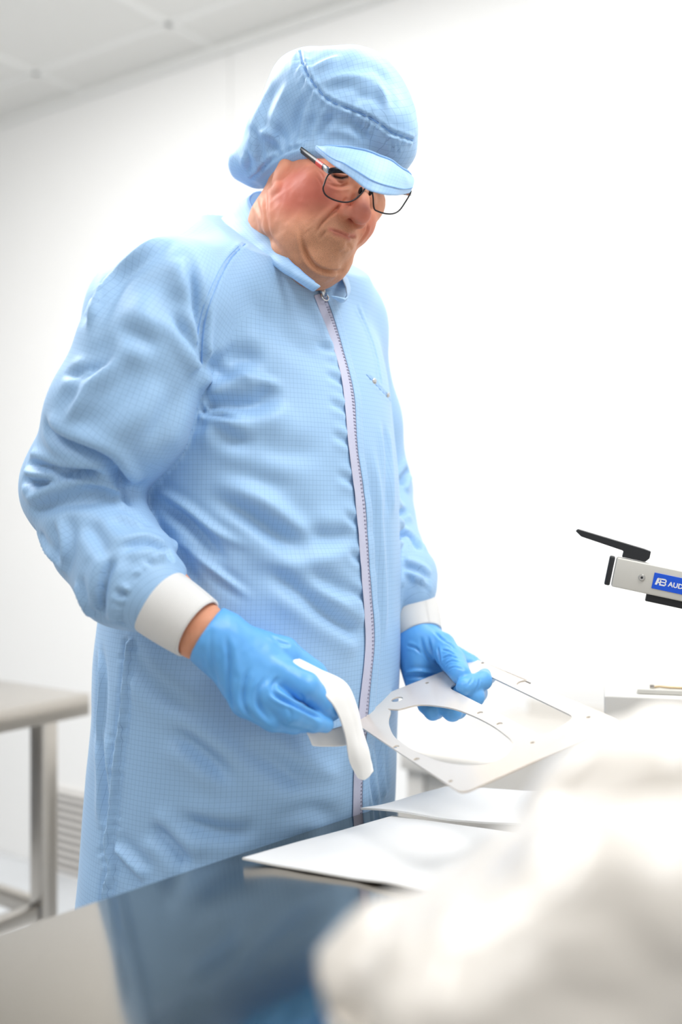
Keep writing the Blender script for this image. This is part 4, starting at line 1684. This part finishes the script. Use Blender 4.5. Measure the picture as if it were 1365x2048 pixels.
finger(gr_, [P(455, 1285, 1.12), P(540, 1322, 1.165), P(615, 1378, 1.185), P(662, 1424, 1.165)], [.022, .0185, .0145, .0105], .008)
gr_.cut(Opened(P(413, 1266, 1.105), P(440, 1284, 1.105) - P(388, 1250, 1.107)), 0.0015)
lo_, hi_ = P(380, 1480, 1.05), P(720, 1200, 1.25)
V, Q = surface_nets(gr_, (-.19, 1.03, 1.0), (.05, 1.23, 1.2), 0.0015)
V = relax(V, Q, 2)
glr = Shape(V, Q)
for pts, a, w in (([(452, 1262), (458, 1322), (458, 1372), (467, 1417), (484, 1444)], -.0022, .0028), ([(500, 1330), (488, 1372), (488, 1410), (512, 1446)], -.0024, .0028),
                  ([(532, 1350), (516, 1385), (520, 1415), (545, 1448)], -.0020, .0026), ([(426, 1250), (420, 1290), (428, 1340), (442, 1385)], -.0014, .0030),
                  ([(470, 1280), (474, 1320), (476, 1360)], .0012, .0040), ([(560, 1350), (545, 1375), (556, 1400)], -.0016, .0024), ([(412, 1262), (408, 1300), (412, 1335)], -.0010, .0022),
                  ([(598, 1385), (606, 1396), (604, 1408)], -.0010, .0018), ([(574, 1412), (582, 1428), (578, 1444)], -.0010, .0018), ([(540, 1270), (560, 1285), (585, 1292)], -.0012, .0026),
                  ([(538, 1380), (560, 1396), (588, 1410), (620, 1426), (648, 1440)], -.0050, .0024)):
    glr.fold(pts, a, w, (.25, .25), -a * .5)
glr.V += glr.N * (0.0005 * vnoise(glr.V * 120, 5))[:, None]

mesh_np('glove', glr.V, glr.Q, M_glove, person)

# left hand: thumb on the plate, fingers curled under it and up through its window
PC = np.array([[0.1736638, 1.36, 1.0692018], [-0.002232, 1.2871618, 1.0135139], [0.1176823, 1.0186924, 0.9858928], [0.2935781, 1.0915305, 1.0416006]])
PU = unit(PC[1] - PC[0]); PV = unit(PC[3] - PC[0]); PN = unit(np.cross(PV, PU))
PN = PN * np.sign(PN[2])
PA, PB = np.linalg.norm(PC[1] - PC[0]), np.linalg.norm(PC[3] - PC[0])


def PP(x, y, h=0.0):
    """point at pixel (x, y) on the plate's plane, h above it"""
    r = ray(x, y)
    t = ((PC[0] + PN * h - EYE) @ PN) / (r @ PN)
    return EYE + r * t


gl_ = Sdf()
WL = P(838, 1262, 1.384)
im, mm, rm, pm = PP(938, 1331, -.008), PP(905, 1352, -.020), PP(872, 1372, -.026), PP(838, 1388, -.026)
gl_.chain([P(834, 1244, 1.39), P(842, 1278, 1.38)], [0.0270, 0.0275], 0.01)
for m, r in ((im, .0150), (mm, .0160), (rm, .0160), (pm, .0150)):
    gl_.add(Cap(P(838, 1285, 1.385), m, .024, r), 0.014)
gl_.add(Ell(P(833, 1318, 1.372), (.019, .03, .034)), .014)
finger(gl_, [P(846, 1276, 1.366), P(884, 1292, 1.352), PP(906, 1322, .016), PP(922, 1349, .0125)], [.0200, .0175, .0165, .0128], .008)
h_ = -.018
finger(gl_, [im, PP(976, 1350, -.016), PP(966, 1361, -.001), PP(930, 1373, .004)], [.0140, .0112, .0115, .0108], .004)
finger(gl_, [mm, PP(955, 1385, -.024), PP(950, 1393, -.014), PP(920, 1382, -.010)], [.0155, .0125, .0120, .0100], .003)
finger(gl_, [rm, PP(915, 1418, -.028), PP(905, 1424, -.022), PP(880, 1410, -.016)], [.0150, .0120, .0112, .0095], .003)
finger(gl_, [pm, PP(872, 1420, -.028), PP(866, 1424, -.022), PP(850, 1412, -.018)], [.0140, .0110, .0100, .0090], .003)
gl_.cut(Opened(P(837, 1254, 1.387), P(842, 1278, 1.38) - P(834, 1244, 1.39)), 0.0015)
V, Q = surface_nets(gl_, (0.02, 1.1, 0.92), (0.30, 1.5, 1.2), 0.0016)
V = relax(V, Q, 2)
gll = Shape(V, Q)
for pts, a, w in (([(876, 1292), (880, 1315), (888, 1340)], -.0016, .0018), ([(884, 1284), (900, 1288), (912, 1300)], -.0012, .0014), ([(882, 1300), (896, 1302), (912, 1312)], -.0010, .0013),
                  ([(884, 1318), (900, 1312), (920, 1318)], -.0012, .0014), ([(890, 1330), (904, 1322), (924, 1326)], -.0010, .0013), ([(895, 1340), (910, 1334), (930, 1340)], -.0008, .0012),
                  ([(856, 1268), (860, 1290), (872, 1320), (882, 1336)], -.0014, .0020), ([(842, 1270), (848, 1300), (866, 1330)], -.0010, .0022), ([(808, 1344), (840, 1342), (880, 1348)], .0014, .0024),
                  ([(808, 1352), (836, 1354), (866, 1354)], -.0014, .0022), ([(812, 1290), (832, 1296), (846, 1310)], -.0012, .0018), ([(936, 1372), (944, 1360), (946, 1352)], -.0008, .0012),
                  ([(952, 1382), (958, 1368), (960, 1356)], -.0010, .0014), ([(868, 1262), (884, 1278), (900, 1286)], -.0010, .0018)):
    gll.fold(pts, a * 1.7, w, (.25, .25), -a * .8)

mesh_np('glove', gll.V, gll.Q, M_glove, person)

# ------------------------------------------------------------------ the metal plate held in the left hand
M_plate = NT('satin_steel_plate')
_c = M_plate.coord()
_n = M_plate.noise(9, 4, _c)
M_plate.l(M_plate.mix(_n, (0.74, 0.66, 0.58, 1), (0.84, 0.775, 0.70, 1)), M_plate.b.inputs['Base Color'])
M_plate.set(Metallic=0.3, Roughness=0.18)
M_plate.l(M_plate.bump(_n, 0.12, 0.002), M_plate.b.inputs['Normal'])
M_plate = M_plate.m


def plate_uv(x, y):
    w = PP(x, y) - PC[0]
    return np.array([w @ PU, w @ PV])


def outline(pts, n=8):
    p = np.array([plate_uv(*q) for q in pts])
    p = np.vstack([p, p[:1]])
    return catmull(np.vstack([p[-2], p, p[1]]), n)[n:-n][:-1]


def rounded(pts, rad, seg=6):
    p = np.array(pts, float)
    out = []
    for i in range(len(p)):
        a, b, c = p[i - 1], p[i], p[(i + 1) % len(p)]
        d1 = unit(np.r_[a - b, 0])[:2]; d2 = unit(np.r_[c - b, 0])[:2]
        for t in np.linspace(0, 1, seg):
            s, e = b + d1 * rad, b + d2 * rad
            out.append((1 - t) ** 2 * s + 2 * t * (1 - t) * b + t * t * e)
    return np.array(out)


loops = [rounded([(0, 0), (PA, 0), (PA, PB), (0, PB)], 0.012)]
win = [plate_uv(*q) for q in ((896, 1376), (965, 1346), (1152, 1436), (1088, 1474))]
loops.append(rounded(win, 0.012))
loops.append(outline([(776, 1419), (782, 1424), (778, 1440), (780, 1455), (790, 1475), (812, 1493), (840, 1508), (880, 1524), (920, 1531), (960, 1531), (992, 1524),
                      (1014, 1511), (1026, 1496), (1024, 1483), (1010, 1470), (985, 1452), (950, 1434), (910, 1419), (870, 1412), (835, 1411), (806, 1418), (795, 1420)]))


def hole(x, y, r, n=14):
    c = plate_uv(x, y)
    return np.array([c + r * np.array([cos(a), sin(a)]) for a in np.linspace(0, 2 * pi, n, endpoint=False)])


for x, y, r in ((795, 1400, .0075), (855, 1367, .0026), (967, 1327, .0026), (961, 1427, .0036), (1000, 1449, .0036), (1066, 1487, .0026),
                (1178, 1436, .0026), (793, 1495, .0036), (834, 1520, .0036), (902, 1564, .0026), (1049, 1368, .0090)):
    loops.append(hole(x, y, r))
cu = bpy.data.curves.new('plate_outline', 'CURVE')
cu.dimensions = '2D'; cu.fill_mode = 'BOTH'; cu.extrude = 0.0009; cu.bevel_depth = 0.00012; cu.bevel_resolution = 1
for lp in loops:
    sp = cu.splines.new('POLY'); sp.points.add(len(lp) - 1); sp.use_cyclic_u = True
    for i, q in enumerate(lp):
        sp.points[i].co = (q[0], q[1], 0, 1)
tmp = bpy.data.objects.new('plate_outline', cu)
COL.objects.link(tmp)
bpy.context.view_layer.update()
me = bpy.data.meshes.new_from_object(tmp.evaluated_get(bpy.context.evaluated_depsgraph_get()))
bpy.data.objects.remove(tmp)
co = np.zeros(len(me.vertices) * 3); me.vertices.foreach_get('co', co); co = co.reshape(-1, 3)
# a very slight sag and handling waviness of the thin sheet
sag = 0.0012 * vnoise(np.stack([co[:, 0] * 12, co[:, 1] * 12, co[:, 0] * 0], 1), 21)
co = PC[0] + co[:, :1] * PU + co[:, 1:2] * PV + (co[:, 2:3] + 0 * sag[:, None]) * PN
me.vertices.foreach_set('co', co.ravel())
me.update()
me.name = 'metal_plate'
plate = bpy.data.objects.new('metal_plate', me)
COL.objects.link(plate)
me.materials.clear(); me.materials.append(M_plate)
recalc(plate)
tag(plate, 'thin shiny metal plate with a round and a square opening held over the table', 'metal plate')

# ------------------------------------------------------------------ the folded white wipe under the right hand's fingers
M_wipe = plain('white_wipe', (0.86, 0.86, 0.85, 1), 0.8, noise=0.015, scale=80, bump=0.1)


def cloth_surface(rows, th=0.0022, n=14, nm=12):
    R_ = np.array([catmull(np.array(r), n) for r in rows])          # rows x samples x 3
    C_ = np.array([catmull(R_[:, j], nm) for j in range(R_.shape[1])])
    return C_                                                      # samples x rows x 3


edgeA = [P(545, 1299, 1.118), P(580, 1330, 1.106), P(618, 1362, 1.098), P(652, 1394, 1.100), P(674, 1424, 1.108), P(690, 1470, 1.118), P(699, 1522, 1.128), P(716, 1555, 1.137)]
ridge = [P(549, 1300, 1.120), P(594, 1318, 1.122), P(640, 1340, 1.128), P(690, 1366, 1.138), P(712, 1412, 1.142), P(724, 1462, 1.142), P(737, 1508, 1.140), P(738, 1554, 1.139)]
ridge2 = [P(548, 1298, 1.120), P(597, 1321, 1.116), P(637, 1350, 1.112), P(676, 1382, 1.116), P(698, 1425, 1.124), P(710, 1470, 1.128), P(720, 1515, 1.128), P(727, 1560, 1.137)]
edgeB = [P(560, 1312, 1.15), P(605, 1332, 1.165), P(650, 1356, 1.18), P(692, 1380, 1.185), P(712, 1420, 1.185), P(722, 1465, 1.178), P(737, 1508, 1.160), P(748, 1542, 1.142)]
G = cloth_surface([edgeA, ridge2, ridge, edgeB])
wipe = grid_obj('cleaning_wipe', G, M_wipe, None, 0.0024)
flap = [[P(610, 1456, 1.128), P(624, 1492, 1.132)], [P(640, 1462, 1.140), P(650, 1494, 1.142)], [P(680, 1452, 1.152), P(684, 1492, 1.150)], [P(712, 1440, 1.16), P(716, 1484, 1.152)]]
G2 = np.array([[a + (b - a) * t for t in np.linspace(0, 1, 8)] for a, b in catmull(np.array(flap).reshape(4, 6), 8).reshape(-1, 2, 3)])
G2 = G2 + 0.002 * vnoise(G2.reshape(-1, 3) * 60, 4).reshape(G2.shape[:2] + (1,)) * FWD
fl_o = grid_obj('folded_flap', G2, M_wipe, wipe, 0.0022)
tag(wipe, 'folded white cleaning wipe pinched in the right gloved hand', 'wipe')

# ================================================================== bag sealer at the right edge of the table
M_alu = plain('satin_aluminium', lin(212, 210, 203), 0.45, metal=0.25, noise=0.02, scale=40)
M_blk = plain('black_plastic', lin(34, 36, 40), 0.4, noise=0.06, scale=40)
M_blue = plain('blue_label', lin(10, 84, 214), 0.45, noise=0.01)
M_txt = plain('white_print', (0.85, 0.86, 0.88, 1), 0.5, noise=0.0)
M_body = plain('light_grey_housing', lin(214, 211, 205), 0.5, noise=0.01)
D0 = 1.25
s0, s1 = P(1222, 1142, D0), P(1365, 1172, D0 - 0.02)
AX = unit(s1 - s0)
AU = unit(np.cross(np.cross(AX, UP), AX)); AF = -np.cross(AX, AU)       # AF points to the camera side
AF = AF * np.sign(-AF[1])
sc = D0 / F
base_c = P(1330, 1475, 1.40)
bx = unit(AX * [1, 1, 0]); by = unit(np.cross(UP, bx))
BL, BH = 0.34, 0.0
zt = P(1210, 1381, 1.40)[2]
bh = zt - TTOP
b0 = P(1209, 1381, 1.36) * [1, 1, 0]
sealer = empty('bag_sealer', (b0[0] + bx[0] * BL / 2, b0[1] + bx[1] * BL / 2, TTOP),
               'grey benchtop bag sealer with raised arm and blue label at the right edge', 'bag sealer')
box_obj('housing', b0 + bx * BL / 2 + by * 0.05 + UP * (TTOP + 0.004 + (bh - 0.004) / 2), (BL, 0.10, bh - 0.004), (bx, by, UP), 0.003, M_body, sealer)
for a in (0.03, BL - 0.03):
    for b in (0.015, 0.085):
        box_obj('foot', b0 + bx * a + by * b + UP * (TTOP + 0.003), (0.02, 0.014, 0.006), (bx, by, UP), 0.001, M_blk, sealer)
pl = P(1272, 1372, 1.37)
box_obj('sealing_bar', np.array([b0[0], b0[1], 0]) + bx * (0.042 + 0.14) + by * 0.035 + UP * (zt + 0.0035), (0.28, 0.022, 0.006), (bx, by, UP), 0.001, M_alu, sealer)
w0 = np.array([b0[0], b0[1], 0]) + bx * 0.062 + by * 0.035 + UP * (zt + 0.008)
tube_obj('heating_wire', np.array([w0, w0 + bx * .008 + UP * .0012, w0 + bx * .02 + UP * .0005, w0 + bx * .24]), 0.0016,
         plain('brass_wire', (0.55, 0.42, 0.25, 1), 0.35, metal=0.8), sealer, 8)
box_obj('wire_clamp', w0 + UP * .001 - bx * .001, (0.006, 0.006, 0.005), (bx, by, UP), 0.001, M_steel, sealer)

# arm: extruded profile with end cap, lever, label, screw, lower rubber bar
AL = 0.36
ah = 60 * sc; aw = 0.026
o0 = s0 + AX * 0.004
arm = box_obj('arm', o0 + AX * AL / 2 + -AF * aw / 2, (AL, aw, ah), (AX, AF, AU), 0.0022, M_alu, sealer, 3)
box_obj('end_cap', s0 - AX * 0.001 - AF * aw / 2, (0.0065, aw * .98, ah * 0.98), (AX, AF, AU), 0.0018, M_blk, arm, 3)
box_obj('rubber_bar', o0 + AX * (0.047 + 0.13) - AF * aw / 2 - AU * (ah / 2 + 0.004), (0.27, 0.012, 0.010), (AX, AF, AU), 0.001, M_blk, arm)
lab_l = 0.115
lc = o0 + AX * (0.0455 + lab_l / 2) + AF * 0.0006 - AU * 0.0004
label = box_obj('label', lc, (lab_l, 0.0008, ah * 0.53), (AX, AF, AU), 0.0002, M_blue, arm, 1)


def poly_on_arm(bm, pts, lift):
    vs = [bm.verts.new(lc + AX * (x - lab_l / 2) + AU * y + AF * lift) for x, y in pts]
    bm.faces.new(vs)


def text_geo(txt, size, x0, y0):
    c = bpy.data.curves.new('t', 'FONT'); c.body = txt; c.size = size; c.extrude = 0.00012; c.offset = size * 0.028; c.resolution_u = 4
    ob = bpy.data.objects.new('t', c); COL.objects.link(ob)
    bpy.context.view_layer.update()
    m = bpy.data.meshes.new_from_object(ob.evaluated_get(bpy.context.evaluated_depsgraph_get()))
    bpy.data.objects.remove(ob)
    v = np.zeros(len(m.vertices) * 3); m.vertices.foreach_get('co', v); v = v.reshape(-1, 3)
    w = lc + (v[:, :1] + x0 - lab_l / 2) * AX + (v[:, 1:2] + y0) * AU + (v[:, 2:3] + 0.00058) * AF
    m.vertices.foreach_set('co', w.ravel()); m.update(); m.materials.clear()
    return m


hh = ah * 0.53
lt = link_mesh('lettering', text_geo('AUDION', hh * 0.42, 0.0178, -hh * 0.17), M_txt, label, False)
lg = bmesh.new()
q = hh * 0.225
x0 = 0.0092
L_ = lambda x, y: (x0 + x * q, y * q)
# rounded white emblem: a slanted A joined to a striped B
for pts in ([(-1.5, -1), (-.95, -1), (-.55, .35), (-.45, 1), (-.95, 1), (-1.15, .7)], [(-.95, 1), (.0, 1), (.0, .55), (-.6, .55)], [(-.35, -1), (.0, -1), (.0, 1), (-.3, 1)],
            [(-.95, -.45), (-.35, -.45), (-.35, -.05), (-.8, -.05)],
            [(0, 1), (1.1, 1), (1.45, .7), (1.3, .62), (0, .62)], [(0, .15), (1.2, .15), (1.35, 0), (1.2, -.15), (0, -.15)], [(0, -.62), (1.3, -.62), (1.45, -.7), (1.1, -1), (0, -1)],
            [(1.1, .9), (1.45, .7), (1.45, .25), (1.3, .1), (1.1, .1)], [(1.1, -.1), (1.3, -.1), (1.45, -.25), (1.45, -.7), (1.1, -.9)]):
    poly_on_arm(lg, [L_(*p) for p in pts], 0.00062)
obj_bm('emblem', lg, M_txt, label)
scw = bmesh.new()
sp_ = o0 + AX * 0.0325 + AU * 0.0
for r0, h0, h1 in ((0.0042, 0.0, 0.0012),):
    bmesh.ops.create_cone(scw, cap_ends=True, segments=24, radius1=r0, radius2=r0 * 0.72, depth=0.0022)
Rm = np.stack([AX, AU, AF], 1)
for v in scw.verts:
    v.co = Vector(sp_ + Rm @ np.array(v.co) + AF * 0.0011)
screw = obj_bm('screw', scw, M_metal, arm); auto_smooth(screw)
sk = bmesh.new()
bmesh.ops.create_cone(sk, cap_ends=True, segments=6, radius1=0.0016, radius2=0.0016, depth=0.0004)
for v in sk.verts:
    v.co = Vector(sp_ + Rm @ np.array(v.co) + AF * 0.0024)
obj_bm('socket', sk, M_blk, screw)
# lever: profile drawn in the arm's side plane, as deep as the arm
prof_px = [(1152, 1062), (1156, 1058), (1290, 1098), (1303, 1103), (1300, 1117), (1291, 1124), (1245, 1114), (1248, 1103), (1246, 1101), (1163, 1073)]
lw = 0.020
lev = bmesh.new()


def arm_plane(x, y):
    r = ray(x, y)
    t = ((s0 - AF * 0.003 - EYE) @ AF) / (r @ AF)
    return EYE + r * t


fr_ = [lev.verts.new(arm_plane(*p)) for p in prof_px]
bk_ = [lev.verts.new(arm_plane(*p) - AF * lw) for p in prof_px]
lev.faces.new(fr_); lev.faces.new(bk_[::-1])
for i in range(len(fr_)):
    j = (i + 1) % len(fr_)
    lev.faces.new([fr_[i], bk_[i], bk_[j], fr_[j]])
bmesh.ops.recalc_face_normals(lev, faces=lev.faces)
bmesh.ops.bevel(lev, geom=[e for e in lev.edges], offset=0.0006, segments=1, affect='EDGES')
obj_bm('lever', lev, M_blk, arm)
# rear bracket that carries the arm (outside the frame)
be = o0 + AX * (AL - 0.01)
box_obj('bracket', np.array([be[0], be[1], (be[2] + zt) / 2]) - AF * aw / 2, (0.03, 0.03, be[2] - zt + 0.03), (bx, by, UP), 0.003, M_body, sealer)
